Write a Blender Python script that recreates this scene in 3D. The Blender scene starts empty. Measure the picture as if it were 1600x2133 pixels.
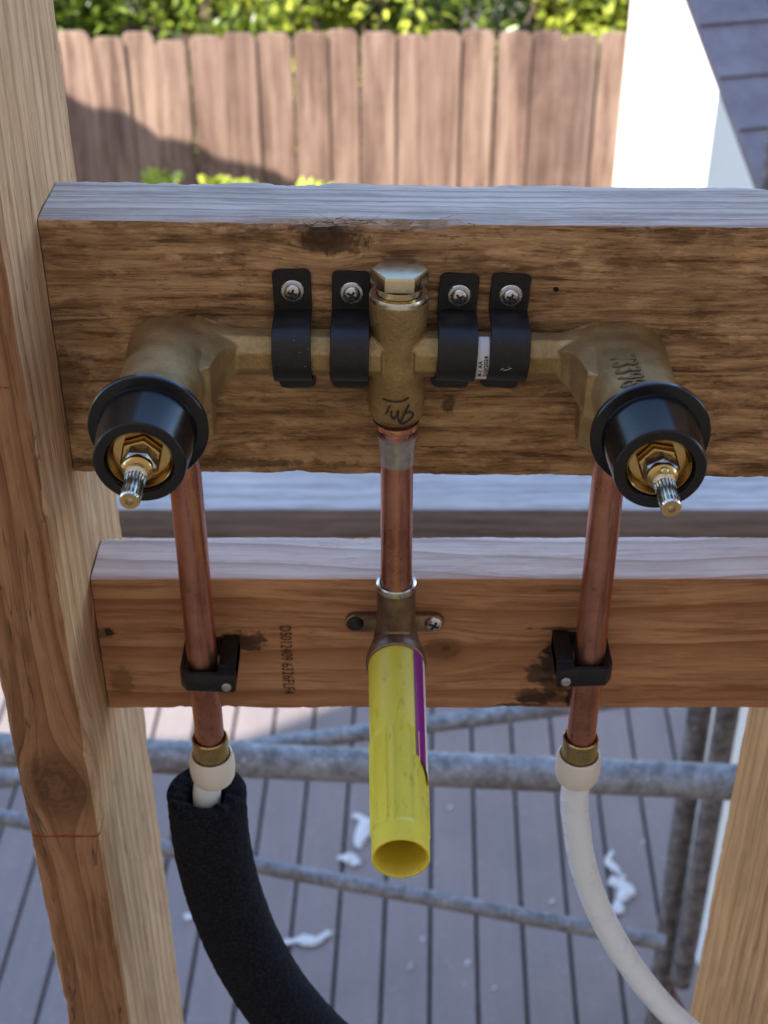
import bpy, math, random
from mathutils import Vector, Matrix, noise
random.seed(7)
R = math.radians
PITCH = R(34.7); FPX = 3000.0; CZ = 3.63
scn = bpy.context.scene
# ------------------------------------------------------------------ camera
cd = bpy.data.cameras.new("camera"); cam = bpy.data.objects.new("camera", cd)
scn.collection.objects.link(cam); scn.camera = cam
cam.location = (0, 0, CZ); cam.rotation_euler = (math.pi/2 - PITCH, 0, 0)
cd.sensor_fit = 'HORIZONTAL'; cd.sensor_width = 36; cd.lens = FPX/1600*36
cd.clip_start = 0.02; cd.clip_end = 500
cd.dof.use_dof = True; cd.dof.focus_distance = 0.64; cd.dof.aperture_fstop = 20
# ------------------------------------------------------------------ world and sun
SUN_AZ = R(40); SUN_EL = R(42)            # the sun stands behind the camera, 40 degrees to its left
w = bpy.data.worlds.new("World"); scn.world = w; w.use_nodes = True
nt = w.node_tree; bg = nt.nodes['Background']
sky = nt.nodes.new('ShaderNodeTexSky'); sky.sky_type = 'NISHITA'; sky.sun_disc = False
sky.sun_elevation = SUN_EL; sky.sun_rotation = math.pi + SUN_AZ; sky.altitude = 100
sky.air_density = 1.0; sky.dust_density = 0.4; sky.ozone_density = 2.0
nt.links.new(sky.outputs[0], bg.inputs[0]); bg.inputs[1].default_value = 0.15
sd = bpy.data.lights.new("sun", 'SUN'); sd.energy = 3.0; sd.angle = R(0.5); sd.color = (1.0, 0.93, 0.84)
sun = bpy.data.objects.new("sun", sd); scn.collection.objects.link(sun)
SDIR = Vector((-math.sin(SUN_AZ)*math.cos(SUN_EL), -math.cos(SUN_AZ)*math.cos(SUN_EL), math.sin(SUN_EL)))  # towards the sun
sun.rotation_euler = SDIR.to_track_quat('Z', 'Y').to_euler()
vs = scn.view_settings; vs.view_transform = 'Standard'; vs.look = 'None'; vs.exposure = 2.02; vs.gamma = 1.0
scn.render.resolution_x = 768; scn.render.resolution_y = 1024

# ------------------------------------------------------------------ measuring helpers
SP, CP = math.sin(PITCH), math.cos(PITCH)
def ray(px, py):
    a = (px-800)/FPX; b = (py-1066.5)/FPX
    return Vector((a, CP - b*SP, -SP - b*CP))
def PY(px, py, D): r = ray(px, py); return Vector((0, 0, CZ)) + r*(D/r.y)
def PZ(px, py, zc): return Vector((0, 0, CZ)) + ray(px, py)*zc
def PG(px, py, z): r = ray(px, py); return Vector((0, 0, CZ)) + r*((z-CZ)/r.z)
def HH(py, D): return CZ - PY(800, py, D).z      # drop below the camera
# ------------------------------------------------------------------ mesh helpers
class MB:
    def __init__(s): s.v = []; s.f = []; s.m = []; s.mi = 0
    def add(s, vs_, fs):
        o = len(s.v); s.v += [Vector(v) for v in vs_]
        s.f += [tuple(i+o for i in f) for f in fs]; s.m += [s.mi]*len(fs); return s
    def box(s, x0, x1, y0, y1, z0, z1, M=None):
        v = [Vector((x, y, z)) for z in (z0, z1) for y in (y0, y1) for x in (x0, x1)]
        if M: v = [M @ q for q in v]
        return s.add(v, [(0,2,3,1),(4,5,7,6),(0,1,5,4),(2,6,7,3),(0,4,6,2),(1,3,7,5)])
    def rings(s, rs, cap=True, closed=False):
        n = len(rs[0]); v = [p for r in rs for p in r]; f = []
        m = len(rs)
        for i in range(m if closed else m-1):
            a = i*n; b = ((i+1) % m)*n
            for j in range(n):
                k = (j+1) % n; f.append((a+j, a+k, b+k, b+j))
        if cap and not closed:
            f.append(tuple(range(n))[::-1]); f.append(tuple(range((m-1)*n, m*n)))
        return s.add(v, f)
    def lathe(s, prof, c, axis='Z', n=48, cap=True, ph=0, fr=None):
        """prof: (r, t) along the axis from centre c"""
        c = Vector(c); rs = []
        for r, t in prof:
            ring = []
            for k in range(n):
                a = 2*math.pi*k/n + ph; rr = r*(fr(a, t) if fr else 1)
                if axis == 'Z': p = Vector((rr*math.cos(a), rr*math.sin(a), t))
                elif axis == 'Y': p = Vector((rr*math.sin(a), t, rr*math.cos(a)))
                else: p = Vector((t, rr*math.cos(a), rr*math.sin(a)))
                ring.append(c+p)
            rs.append(ring)
        return s.rings(rs, cap)
    def tube(s, pts, rad, n=24, cap=True, prof=None):
        pts = [Vector(p) for p in pts]; rs = []
        up = Vector((0.13, 0.31, 0.94)); t0 = (pts[1]-pts[0]).normalized()
        if abs(t0.dot(up)) > .9: up = Vector((0.9, 0.3, 0.1))
        nrm = (up - t0*up.dot(t0)).normalized()
        for i, p in enumerate(pts):
            a = pts[max(i-1, 0)]; b = pts[min(i+1, len(pts)-1)]; t = (b-a).normalized()
            nrm = (nrm - t*nrm.dot(t)).normalized(); bn = t.cross(nrm)
            r = rad(i/(len(pts)-1)) if callable(rad) else rad
            rs.append([p + (nrm*math.cos(2*math.pi*k/n) + bn*math.sin(2*math.pi*k/n))*r for k in range(n)])
        return s.rings(rs, cap)
def smooth_path(pts, n=8):
    pts = [Vector(p) for p in pts]; P = [pts[0]*2-pts[1]] + pts + [pts[-1]*2-pts[-2]]; out = []
    for i in range(1, len(P)-2):
        a, b, c, d = P[i-1:i+3]
        for k in range(n):
            t = k/n
            out.append(.5*((2*b)+(c-a)*t+(2*a-5*b+4*c-d)*t*t+(3*b-a-3*c+d)*t**3))
    out.append(pts[-1]); return out
import bmesh
def mk(name, mb, mat, parent=None, origin=None, smooth=35, bevel=0, bseg=2, weld=False):
    """link the collected faces as ONE mesh object; smooth = auto-smooth angle in degrees (0: flat)"""
    if parent is not None: o3 = Vector(parent['_o'])
    else: o3 = Vector(origin) if origin is not None else sum(mb.v, Vector())/len(mb.v)
    me = bpy.data.meshes.new(name)
    me.from_pydata([v-o3 for v in mb.v], [], mb.f)
    mats = mat if isinstance(mat, (list, tuple)) else [mat]
    for q in mats: me.materials.append(q)
    if len(mats) > 1: me.polygons.foreach_set('material_index', mb.m)
    bm = bmesh.new(); bm.from_mesh(me)
    if weld: bmesh.ops.remove_doubles(bm, verts=bm.verts, dist=1e-5)
    bmesh.ops.recalc_face_normals(bm, faces=bm.faces)
    if bevel:
        es = [e for e in bm.edges if len(e.link_faces) == 2 and e.calc_face_angle(0) > R(30)]
        bmesh.ops.bevel(bm, geom=es, offset=bevel, segments=bseg, profile=.5, affect='EDGES', clamp_overlap=True)
    if smooth:
        for f in bm.faces: f.smooth = True
        for e in bm.edges: e.smooth = not (len(e.link_faces) == 2 and e.calc_face_angle(0) > R(smooth))
    bm.to_mesh(me); bm.free()
    ob = bpy.data.objects.new(name, me); scn.collection.objects.link(ob)
    if parent is not None: ob.parent = parent
    else: ob.location = o3
    ob['_o'] = list(o3)
    return ob
def thing(name, label, cat, loc, group=None):
    o = bpy.data.objects.new(name, None); scn.collection.objects.link(o); o.location = loc
    o.empty_display_size = .02; o['_o'] = list(loc); return tag(o, label, cat, group)
def tag(o, label, cat=None, group=None, kind=None):
    if label: o['label'] = label
    if cat: o['category'] = cat
    if group: o['group'] = group
    if kind: o['kind'] = kind
    return o
def struct(name, mb, mat, label=None, **k):
    o = mk(name, mb, mat, **k); o['kind'] = 'structure'
    if label: o['label'] = label
    return o
def textmesh(body, size, fn, extrude=0.0002, spacing=1.0, weight=0):
    """text laid through fn(u, v, w) -> point; returned as an MB"""
    cu = bpy.data.curves.new('t', 'FONT'); cu.body = body; cu.size = size; cu.extrude = extrude
    cu.space_character = spacing; cu.offset = weight; cu.resolution_u = 3
    ob = bpy.data.objects.new('t', cu); scn.collection.objects.link(ob)
    me = ob.to_mesh(); mb = MB()
    mb.add([fn(v.co.x, v.co.y, v.co.z) for v in me.vertices], [tuple(p.vertices) for p in me.polygons])
    ob.to_mesh_clear(); bpy.data.objects.remove(ob); bpy.data.curves.remove(cu); return mb
# ------------------------------------------------------------------ material helpers
class NT:
    def __init__(s, name):
        s.mat = bpy.data.materials.new(name); s.mat.use_nodes = True
        s.t = s.mat.node_tree; s.b = s.t.nodes['Principled BSDF']; s.out = s.t.nodes['Material Output']
        s.tc = s.t.nodes.new('ShaderNodeTexCoord').outputs['Object']
    def n(s, typ, **k):
        q = s.t.nodes.new(typ)
        for a, b in k.items(): setattr(q, a, b)
        return q
    def L(s, a, b): s.t.links.new(a, b)
    def _in(s, sock, v):
        if hasattr(v, 'links'): s.L(v, sock)
        elif isinstance(v, (tuple, list)) and len(v) == 3 and sock.type == 'RGBA': sock.default_value = (*v, 1)
        else: sock.default_value = v
    def noise(s, vec, scale, detail=5, rough=.6, dist=0, col=False):
        q = s.n('ShaderNodeTexNoise'); s._in(q.inputs['Vector'], vec)
        q.inputs['Scale'].default_value = scale; q.inputs['Detail'].default_value = detail
        q.inputs['Roughness'].default_value = rough; q.inputs['Distortion'].default_value = dist
        return q.outputs['Color' if col else 'Fac']
    def map(s, vec, loc=(0,0,0), scale=(1,1,1), rot=(0,0,0)):
        q = s.n('ShaderNodeMapping'); s._in(q.inputs[0], vec)
        q.inputs['Location'].default_value = loc; q.inputs['Scale'].default_value = scale; q.inputs['Rotation'].default_value = rot
        return q.outputs[0]
    def math(s, op, a, b=0, c=0, clamp=False):
        q = s.n('ShaderNodeMath', operation=op, use_clamp=clamp); s._in(q.inputs[0], a); s._in(q.inputs[1], b)
        if op in ('MULTIPLY_ADD', 'SMOOTH_MIN'): s._in(q.inputs[2], c)
        return q.outputs[0]
    def vmath(s, op, a, b=(0,0,0)):
        q = s.n('ShaderNodeVectorMath', operation=op); s._in(q.inputs[0], a); s._in(q.inputs[1], b)
        return q.outputs['Value' if op == 'LENGTH' else 'Vector']
    def rng(s, v, a, b, c=0, d=1):
        q = s.n('ShaderNodeMapRange'); s._in(q.inputs[0], v)
        for i, x in enumerate((a, b, c, d)): q.inputs[i+1].default_value = x
        return q.outputs[0]
    def ramp(s, fac, stops):
        q = s.n('ShaderNodeValToRGB'); s._in(q.inputs[0], fac); el = q.color_ramp.elements
        while len(el) < len(stops): el.new(0.5)
        for e, (p, c) in zip(el, stops): e.position = p; e.color = (*c, 1) if len(c) == 3 else c
        return q.outputs[0]
    def mix(s, fac, a, b, blend='MIX'):
        q = s.n('ShaderNodeMix', data_type='RGBA', blend_type=blend)
        s._in(q.inputs[0], fac); s._in(q.inputs[6], a); s._in(q.inputs[7], b); return q.outputs[2]
    def bump(s, h, strength=.3, dist=.001, nrm=None):
        q = s.n('ShaderNodeBump'); q.inputs['Strength'].default_value = strength; q.inputs['Distance'].default_value = dist
        s._in(q.inputs['Height'], h)
        if nrm is not None: s.L(nrm, q.inputs['Normal'])
        return q.outputs[0]
    def set(s, **k):
        for a, v in k.items():
            s._in(s.b.inputs[a.replace('_', ' ')], v)
        return s.mat
def simple(name, col, rough=.5, metal=0, nscale=0, namt=.15, bump=0, bscale=400, bdist=.0004, **k):
    m = NT(name); c = col
    if nscale:
        f = m.noise(m.tc, nscale, 6, .65)
        c = m.mix(f, tuple(x*(1-namt) for x in col), tuple(min(1, x*(1+namt)) for x in col))
        rr = m.rng(f, .3, .7, max(0, rough-.08), min(1, rough+.1)); m.set(Roughness=rr)
    else: m.set(Roughness=rough)
    m.set(Base_Color=c, Metallic=metal, **k)
    if bump: m.set(Normal=m.bump(m.noise(m.tc, bscale, 4, .6), bump, bdist))
    return m.mat
def wood(name, axis, light, mid, dark, scale=1.0, streak=.5, blotch=.25, knots=(), spots=(), rough=.75, bump=.5,
         ring=.5, ringscale=34, cracks=0., warp=.02, bdist=.0006, fleck=.25, pale=.2, short=1.0):
    """procedural sawn wood, grain along axis (0 x, 1 y, 2 z). knots: (x,y,z,r). spots: (centre, radii, colour, strength)"""
    m = NT(name); P = m.tc
    def st(a, b):      # stretched scale
        if a > 5: a = a*short
        v = [b*scale]*3; v[axis] = a*scale; return tuple(v)
    big = m.noise(m.map(P, scale=st(2.2, 9)), 1, 3, .5, col=True)
    off = m.vmath('MULTIPLY', m.vmath('SUBTRACT', big, (.5,.5,.5)), tuple(0 if i == axis else warp for i in range(3)))
    Q = m.vmath('ADD', P, off)
    kmask = None
    for (kx, ky, kz, kr) in knots:      # grain flows round a knot
        d = m.vmath('SUBTRACT', P, (kx, ky, kz)); sc = [1/kr]*3; sc[axis] = .75/kr
        ln = m.vmath('LENGTH', m.vmath('MULTIPLY', d, tuple(sc)))
        g = m.math('POWER', 2.718, m.math('MULTIPLY', m.math('MULTIPLY', ln, ln), -.45))
        push = m.n('ShaderNodeVectorMath', operation='SCALE'); m.L(d, push.inputs[0]); m.L(m.math('MULTIPLY', g, -.85), push.inputs[3])
        Q = m.vmath('ADD', Q, push.outputs[0])
        rings = m.math('SINE', m.math('MULTIPLY', m.math('ADD', ln, m.noise(P, 160, 3)), 16))
        k1 = m.rng(ln, .55, 1.15, 1, 0)
        kk = m.math('MULTIPLY', k1, m.rng(rings, -1, 1, .6, 1)); kmask = kk if kmask is None else m.math('MAXIMUM', kmask, kk)
    # growth rings as soft bands
    wv = m.n('ShaderNodeTexWave', wave_type='BANDS', bands_direction='Z' if axis != 2 else 'Y', wave_profile='SAW')
    ax3 = {0: (0, .55, 1), 1: (.55, 0, 1), 2: (1, .8, 0)}[axis]
    dd = m.n('ShaderNodeVectorMath', operation='DOT_PRODUCT'); m.L(Q, dd.inputs[0]); dd.inputs[1].default_value = ax3
    axd = m.n('ShaderNodeSeparateXYZ'); m.L(Q, axd.inputs[0])
    cb = m.n('ShaderNodeCombineXYZ'); m.L(m.math('MULTIPLY', axd.outputs[axis], .05), cb.inputs[0]); m.L(dd.outputs['Value'], cb.inputs[2])
    wv.bands_direction = 'Z'; m.L(cb.outputs[0], wv.inputs['Vector'])
    wv.inputs['Scale'].default_value = ringscale*scale; wv.inputs['Distortion'].default_value = 1.6
    wv.inputs['Detail'].default_value = 3; wv.inputs['Detail Scale'].default_value = 1.2
    rg = m.math('POWER', wv.outputs['Fac'], 4.0)
    s1 = m.noise(m.map(Q, scale=st(7, 150)), 1, 6, .68, .4)
    s2 = m.noise(m.map(Q, scale=st(28, 620)), 1, 5, .7)
    s3 = m.noise(m.map(Q, scale=st(14, 60)), 1, 5, .65, .8)
    base = m.ramp(m.math('ADD', m.math('MULTIPLY', s1, .65), m.math('MULTIPLY', s2, .35)),
                  [(.40, dark), (.49, mid), (.58, light)])
    base = m.mix(m.math('MULTIPLY', rg, min(1, ring*1.5)), base, tuple(x*y for x, y in zip(mid, (.60, .50, .42))))
    ds = m.rng(s3, .53, .66, 0, streak); base = m.mix(ds, base, dark)
    s4 = m.noise(m.map(Q, (.7, .2, .4), st(75, 420)), 1, 4, .75); base = m.mix(m.rng(s4, .57, .68, 0, fleck), base, tuple(x*.6 for x in dark))
    s5 = m.noise(m.map(Q, (2.7, 1.2, 3.4), st(24, 130)), 1, 5, .7); base = m.mix(m.rng(s5, .54, .68, 0, pale), base, tuple(min(1, x*1.45) for x in light))
    bl = m.noise(P, 16*scale, 4, .6); base = m.mix(m.rng(bl, .42, .68, 0, blotch), base, tuple(x*.55 for x in mid))
    if kmask is not None: base = m.mix(m.math('MULTIPLY', kmask, .8), base, tuple(x*.45 for x in dark))
    ck = None
    if cracks:
        c1 = m.noise(m.map(Q, (3.1, 1.7, .3), st(2.2, 85)), 1, 2, .5); 
        ck = m.rng(m.math('ABSOLUTE', m.math('SUBTRACT', c1, .5)), 0, .006, cracks, 0)
        base = m.mix(ck, base, (.02, .012, .008))
    for (c, r, col, strn) in spots:
        ln = m.vmath('LENGTH', m.vmath('MULTIPLY', m.vmath('SUBTRACT', P, tuple(c)), tuple(1/x for x in r)))
        nn = m.math('ADD', m.math('MULTIPLY', m.math('SUBTRACT', m.noise(m.map(P, scale=st(100, 150)), 1, 5, .7), .5), 2.6), ln)
        base = m.mix(m.rng(nn, .75, 1.12, strn, 0), base, col)
    h = m.math('ADD', m.math('MULTIPLY', s1, .6), m.math('MULTIPLY', s2, .45))
    h = m.math('ADD', h, m.math('MULTIPLY', s3, .35)); h = m.math('SUBTRACT', h, m.math('MULTIPLY', rg, .25))
    if ck is not None: h = m.math('SUBTRACT', h, m.math('MULTIPLY', ck, 1.2))
    m.set(Base_Color=base, Roughness=m.rng(s2, .3, .7, rough-.1, min(1, rough+.12)), Normal=m.bump(h, bump, bdist))
    m.b.inputs['Specular IOR Level'].default_value = .3
    return m.mat
def _top(a, b, W, T, wd, td):      # the upper edge nearest the camera
    return (b > T/2 and a < W/2)
def board(mb, p0, p1, wv, tv, r=.0015, seg=.004, amp=.0003, chip=.0, seed=0, step=.005, hot=()):
    """a sawn board from p0 to p1; wv and tv are full cross vectors, p0/p1 sit at its corner. Rounded uneven edges."""
    p0, p1, wv, tv = map(Vector, (p0, p1, wv, tv)); W = wv.length; T = tv.length; wd = wv/W; td = tv/T
    loop = []
    def side(a, b, n):
        for i in range(n): t = i/n; loop.append((a[0]+(b[0]-a[0])*t, a[1]+(b[1]-a[1])*t, 0))
    nw = max(2, int(W/step)); ntt = max(2, int(T/step)); c = [(r, 0), (W-r, 0), (W, r), (W, T-r), (W-r, T), (r, T), (0, T-r), (0, r)]
    for i in range(8):
        a, b = c[i], c[(i+1) % 8]
        if i % 2 == 0: side(a, b, nw if i in (0, 4) else ntt)
        else:
            for t in (0, .5): 
                q = (a[0]+(b[0]-a[0])*t, a[1]+(b[1]-a[1])*t)
                if t: cx = W if q[0] > W/2 else 0; cy = T if q[1] > T/2 else 0; q = (q[0]+(cx-q[0])*.4, q[1]+(cy-q[1])*.4)
                loop.append((*q, 1))
    L = (p1-p0).length; n = max(2, int(L/seg)); ax = (p1-p0)/L; rs = []
    for i in range(n+1):
        ring = []
        for (a, b, e) in loop:
            p = p0 + ax*(L*i/n) + wd*a + td*b; q = p + Vector((seed*3.1, seed*1.7, 0))
            out = (wd*(a-W/2)/W + td*(b-T/2)/T); 
            nn = noise.noise(Vector((q.x*60, q.y*60, q.z*60)))*amp + noise.noise(q*260)*amp*.5
            if chip:
                edge = min(a, W-a) < r*2.2 and min(b, T-b) < r*2.2
                if edge: nn -= max(0, noise.noise(q*33+Vector((5, 5, 5)))-.12)*chip*1.3*(.4+abs(noise.noise(q*210))*2) + max(0, noise.noise(q*340))*chip*.35
                if edge and hot: nn -= sum(math.exp(-((q_x-hx_)/hw2)**2)*hd_*(.5+abs(noise.noise(q*190))*1.5) for q_x in ((p-p0).dot(ax),) for hx_, hw2, hd_ in hot) if (b if tv.z else a) > 0 and _top(a, b, W, T, wd, td) else 0
            ring.append(p + out.normalized()*nn)
        rs.append(ring)
    n0 = len(mb.f); mb.rings(rs); NL = len(loop); mb.topj = []; mb.frj = []
    for k in range(len(mb.f)-n0):
        j = k % NL; (a0, b0, _), (a1, b1, _) = loop[j], loop[(j+1) % NL]
        mb.frj.append(1 if k < n*NL and (b0+b1)/2 < r*.3 else 0)
        mb.topj.append(1 if k < n*NL and (b0+b1)/2 > T-r*.3 else 0)
    return mb

# ================================================================== THE SETTING
YB = -1.2                                    # face of the tall house behind the camera
def lift(p, Y=YB): t = (p.y-Y)/(-SDIR.y); return p + SDIR*t
m_ground = NT('yard_soil'); f = m_ground.noise(m_ground.tc, 2.5, 8, .7); m_ground.set(
    Base_Color=m_ground.ramp(f, [(.3, (.10, .075, .05)), (.55, (.19, .15, .10)), (.75, (.09, .12, .04))]), Roughness=.95,
    Normal=m_ground.bump(m_ground.noise(m_ground.tc, 40, 6), .6, .02))
g = MB(); N = 24
vs_ = [(x, y, -.35 + .04*noise.noise(Vector((x*.3, y*.3, 0)))) for y in [-150+300*j/N for j in range(N+1)] for x in [-150+300*i/N for i in range(N+1)]]
g.add(vs_, [(j*(N+1)+i, j*(N+1)+i+1, (j+1)*(N+1)+i+1, (j+1)*(N+1)+i) for j in range(N) for i in range(N)])
struct('ground', g, m_ground.mat, 'bare brown yard soil', origin=(0, 0, 0))
# deck of grooved grey-brown composite boards running away from the camera
md = NT('composite_decking'); 
fa = md.noise(md.map(md.tc, scale=(30, 1.4, 8)), 1, 6, .65); fb = md.noise(md.tc, 5, 7, .65); fc = md.noise(md.tc, 55, 4, .7)
xs = md.n('ShaderNodeSeparateXYZ'); md.L(md.tc, xs.inputs[0])
bid = md.math('FLOOR', md.math('DIVIDE', md.math('ADD', xs.outputs[0], 8.0), .1443)); wn = md.n('ShaderNodeTexWhiteNoise', noise_dimensions='1D'); md.L(bid, wn.inputs['W'])
c = md.mix(fa, (.215, .175, .168), (.315, .262, .255)); c = md.mix(md.rng(fb, .4, .65, 0, .45), c, (.20, .18, .18))
c = md.mix(md.rng(fc, .60, .72, 0, .5), c, (.50, .47, .45)); fe = md.noise(md.tc, 1.7, 5, .6); c = md.mix(md.rng(fe, .45, .65, 0, .35), c, (.16, .145, .14)); fg = md.noise(md.tc, 140, 2, .5); c = md.mix(md.rng(fg, .70, .76, 0, .8), c, (.70, .64, .55)); c = md.mix(md.rng(wn.outputs[0], 0, 1, 0, .25), c, (.22, .19, .18))
md.set(Base_Color=c, Roughness=.8, Normal=md.bump(md.math('ADD', fa, fc), .35, .002))
dk = MB(); bw = .1443; dk_rot = Matrix.Rotation(R(-1.9), 4, 'Z')
for i in range(-34, 36):
    x0 = i*bw + .052
    bx = [(0, -.006), (.0, .0), (.0022, .003), (.128, .003), (.1303, .0), (.1303, -.02), (0, -.02)]
    rs = [[dk_rot @ Vector((x0+a, y, b-.003)) for a, b in [(0, -.025), (0, -.003), (.003, 0), (.1303, 0), (.1333, -.003), (.1333, -.025)]] for y in (.1, 5.2)]
    dk.rings(rs)
struct('deck', dk, md.mat, 'grey composite deck boards with dark gaps', origin=(0, 0, 0), smooth=0)
js = MB()
for y in [0.3+.4*k for k in range(13)]: js.box(-5, 5, y, y+.04, -.2, -.030)
js.box(-5.0, 5.0, .1, 5.2, -.34, -.21)
struct('deck_joists', js, simple('joist_wood', (.035, .035, .05), .9), origin=(0, 0, 0), smooth=0)
# floor on which the photographer stands
m_ply = wood('subfloor_ply', 0, (.30, .20, .12), (.26, .17, .10), (.18, .12, .07), scale=.25, ring=.2)
fl = MB().box(-3.2, 3.2, -1.19, .78, 1.98, 2.0); struct('floor', fl, m_ply, 'plywood subfloor', origin=(0, 0, 2), smooth=0)

m_stucco = simple('beige_stucco', (.62, .40, .25), .9, nscale=6, namt=.12, bump=.4, bscale=90, bdist=.004)  # warm tone raised to bounce light onto the timber fronts
m_shingle_d = simple('dark_roof_felt', (.07, .065, .07), .9, nscale=20, namt=.3)
# unseen house behind the camera: gable outline shaped to shade the deck
hs = thing('house', 'unseen tall beige stucco house behind the viewpoint, its gable shaped to shade the deck', 'house', (0, YB, 0))
a = lift(PG(470, 1560, 0)); b = lift(PG(690, 1478, 0)); sl = max(.8, (b.z-a.z)/(b.x-a.x))
prof = [(-12, 0), (-12, a.z-.05), (a.x, a.z), (a.x+(8.3-a.z)/sl, 8.3), (3.5, 8.3), (5.5, 6.0), (5.5, 0)]
wl = MB(); wl.rings([[Vector((x, y, z-.36 if z == 0 else z)) for x, z in prof] for y in (YB-5, YB)])
mk('wall', wl, m_stucco, hs, smooth=0)
rf = MB(); top = prof[1:6]
for (x0, z0), (x1, z1) in zip(top[:-1], top[1:]):
    rf.add([(x0, YB-5.2, z0+.004), (x1, YB-5.2, z1+.004), (x1, YB+.0, z1+.004), (x0, YB+.0, z0+.004), (x0, YB-5.2, z0+.05), (x1, YB-5.2, z1+.05), (x1, YB, z1+.05), (x0, YB, z0+.05)],
           [(0,1,2,3),(4,5,6,7),(0,1,5,4),(1,2,6,5),(2,3,7,6),(3,0,4,7)])
mk('roof', rf, m_shingle_d, hs, smooth=0)
lw = MB().box(-3.2, 3.2, .70, .78, -.3, 1.97); mk('lower_wall', lw, m_stucco, hs, smooth=0)

# ------------------------------------------------------------------ brown picket fence
FD = 6.07
fence = thing('picket_fence', 'brown stained dog-eared picket fence standing in the sun below the trees', 'fence', (0, FD, -.35))
mf = NT('stained_cedar'); oi = mf.n('ShaderNodeObjectInfo').outputs['Random']
Pf = mf.vmath('ADD', mf.tc, (0, 0, 0)); cbx = mf.n('ShaderNodeCombineXYZ'); mf.L(mf.math('MULTIPLY', oi, 7), cbx.inputs[0]); mf.L(mf.math('MULTIPLY', oi, 13), cbx.inputs[2])
Pf = mf.vmath('ADD', mf.tc, cbx.outputs[0])
s1 = mf.noise(mf.map(Pf, scale=(22, 22, 1.3)), 1, 6, .7, .3); s2 = mf.noise(mf.map(Pf, scale=(80, 80, 7)), 1, 5, .7); s3 = mf.noise(Pf, 5, 5, .6)
c = mf.ramp(s1, [(.38, (.10, .058, .042)), (.47, (.20, .125, .088)), (.60, (.37, .26, .195))])
c = mf.mix(mf.rng(s2, .5, .7, 0, .4), c, (.14, .08, .055)); c = mf.mix(mf.rng(s3, .45, .7, 0, .45), c, (.32, .21, .165))
c = mf.mix(mf.rng(oi, 0, 1, 0, .5), c, (.13, .075, .056))
mf.set(Base_Color=c, Roughness=.85, Normal=mf.bump(s1, .5, .004)); m_fence = mf.mat
m_fence_rail = simple('fence_rail_wood', (.10, .06, .045), .9, nscale=12)
def xpix0(p): q = p-Vector((0, 0, CZ)); return 800 + FPX*q.x/(q.y*CP - q.z*SP)
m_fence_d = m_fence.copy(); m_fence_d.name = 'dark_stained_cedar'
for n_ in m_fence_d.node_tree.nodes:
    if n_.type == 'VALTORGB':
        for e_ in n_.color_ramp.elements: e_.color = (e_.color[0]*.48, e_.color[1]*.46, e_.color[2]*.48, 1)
x = -4.6; i = 0
while x < 4.4:
    wd = random.uniform(.136, .146); hh = CZ - HH(66, FD) + random.uniform(-.018, .012); dy = (.0 if i % 2 else -.013) + random.uniform(-.006, .004)
    e = .024; lean = random.uniform(-.006, .006)
    if -1.31 < x < -.9: hh -= .012
    pr = [(0, -.33), (0, hh-e*1.2), (e*.35, hh-e*.55), (e*.8, hh-e*.1), (e*1.4, hh), (wd-e*1.4, hh), (wd-e*.8, hh-e*.1), (wd-e*.35, hh-e*.55), (wd, hh-e*1.2), (wd, -.33)]
    mb = MB().rings([[Vector((x+a+lean*b, FD+y+dy, b)) for a, b in pr] for y in (-.009, .009)])
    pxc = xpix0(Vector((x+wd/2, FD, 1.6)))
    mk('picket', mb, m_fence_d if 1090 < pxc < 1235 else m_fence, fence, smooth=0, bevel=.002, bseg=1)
    x += wd + random.choice([-.002, -.001, .0, .0008, .0015]); i += 1
for z in (.1, .8, 1.45):
    mk('rail', MB().box(-4.6, 4.4, FD+.02, FD+.06, z, z+.09), m_fence_rail, fence, smooth=0)

# ------------------------------------------------------------------ white building and shingled shed on the right
m_white = simple('white_stucco', (.80, .74, .66), .85, nscale=4, namt=.04, bump=.25, bscale=70, bdist=.003)
wb = thing('white_building', 'white stucco building at the right, sunlit face and shaded face', 'building', PG(1480, 390, -.3))
cn = PY(1497, 180, 4.3); an = R(35); u1 = Vector((-math.cos(an), math.sin(an), 0)); u2 = Vector((math.sin(an), math.cos(an), 0))
# left face ends where its far corner stands
le = PY(1303, 180, 4.3); 
t = .1
def xpix(p): q = p-Vector((0, 0, CZ)); return 800 + FPX*q.x/(q.y*CP - q.z*SP)
while xpix(cn+u1*t) > 1303: t += .005
A_ = cn + u1*t; B_ = cn; C_ = cn + u2*3; D_ = A_ + u2*3
wb.location = (cn.x, cn.y, -.35); wb['_o'] = [cn.x, cn.y, -.35]
mk('wall', MB().rings([[Vector((q.x, q.y, z)) for q in (A_, B_, C_, D_)] for z in (-.35, 3.0)]), m_white, wb, smooth=0)
ctr = (A_+C_)/2
mk('roof', MB().rings([[Vector((ctr.x+(q.x-ctr.x)*s_, ctr.y+(q.y-ctr.y)*s_, z)) for q in (A_, B_, C_, D_)] for z, s_ in ((3.003, 1.05), (3.1, 1.05))]), m_shingle_d, wb, smooth=0)
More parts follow.
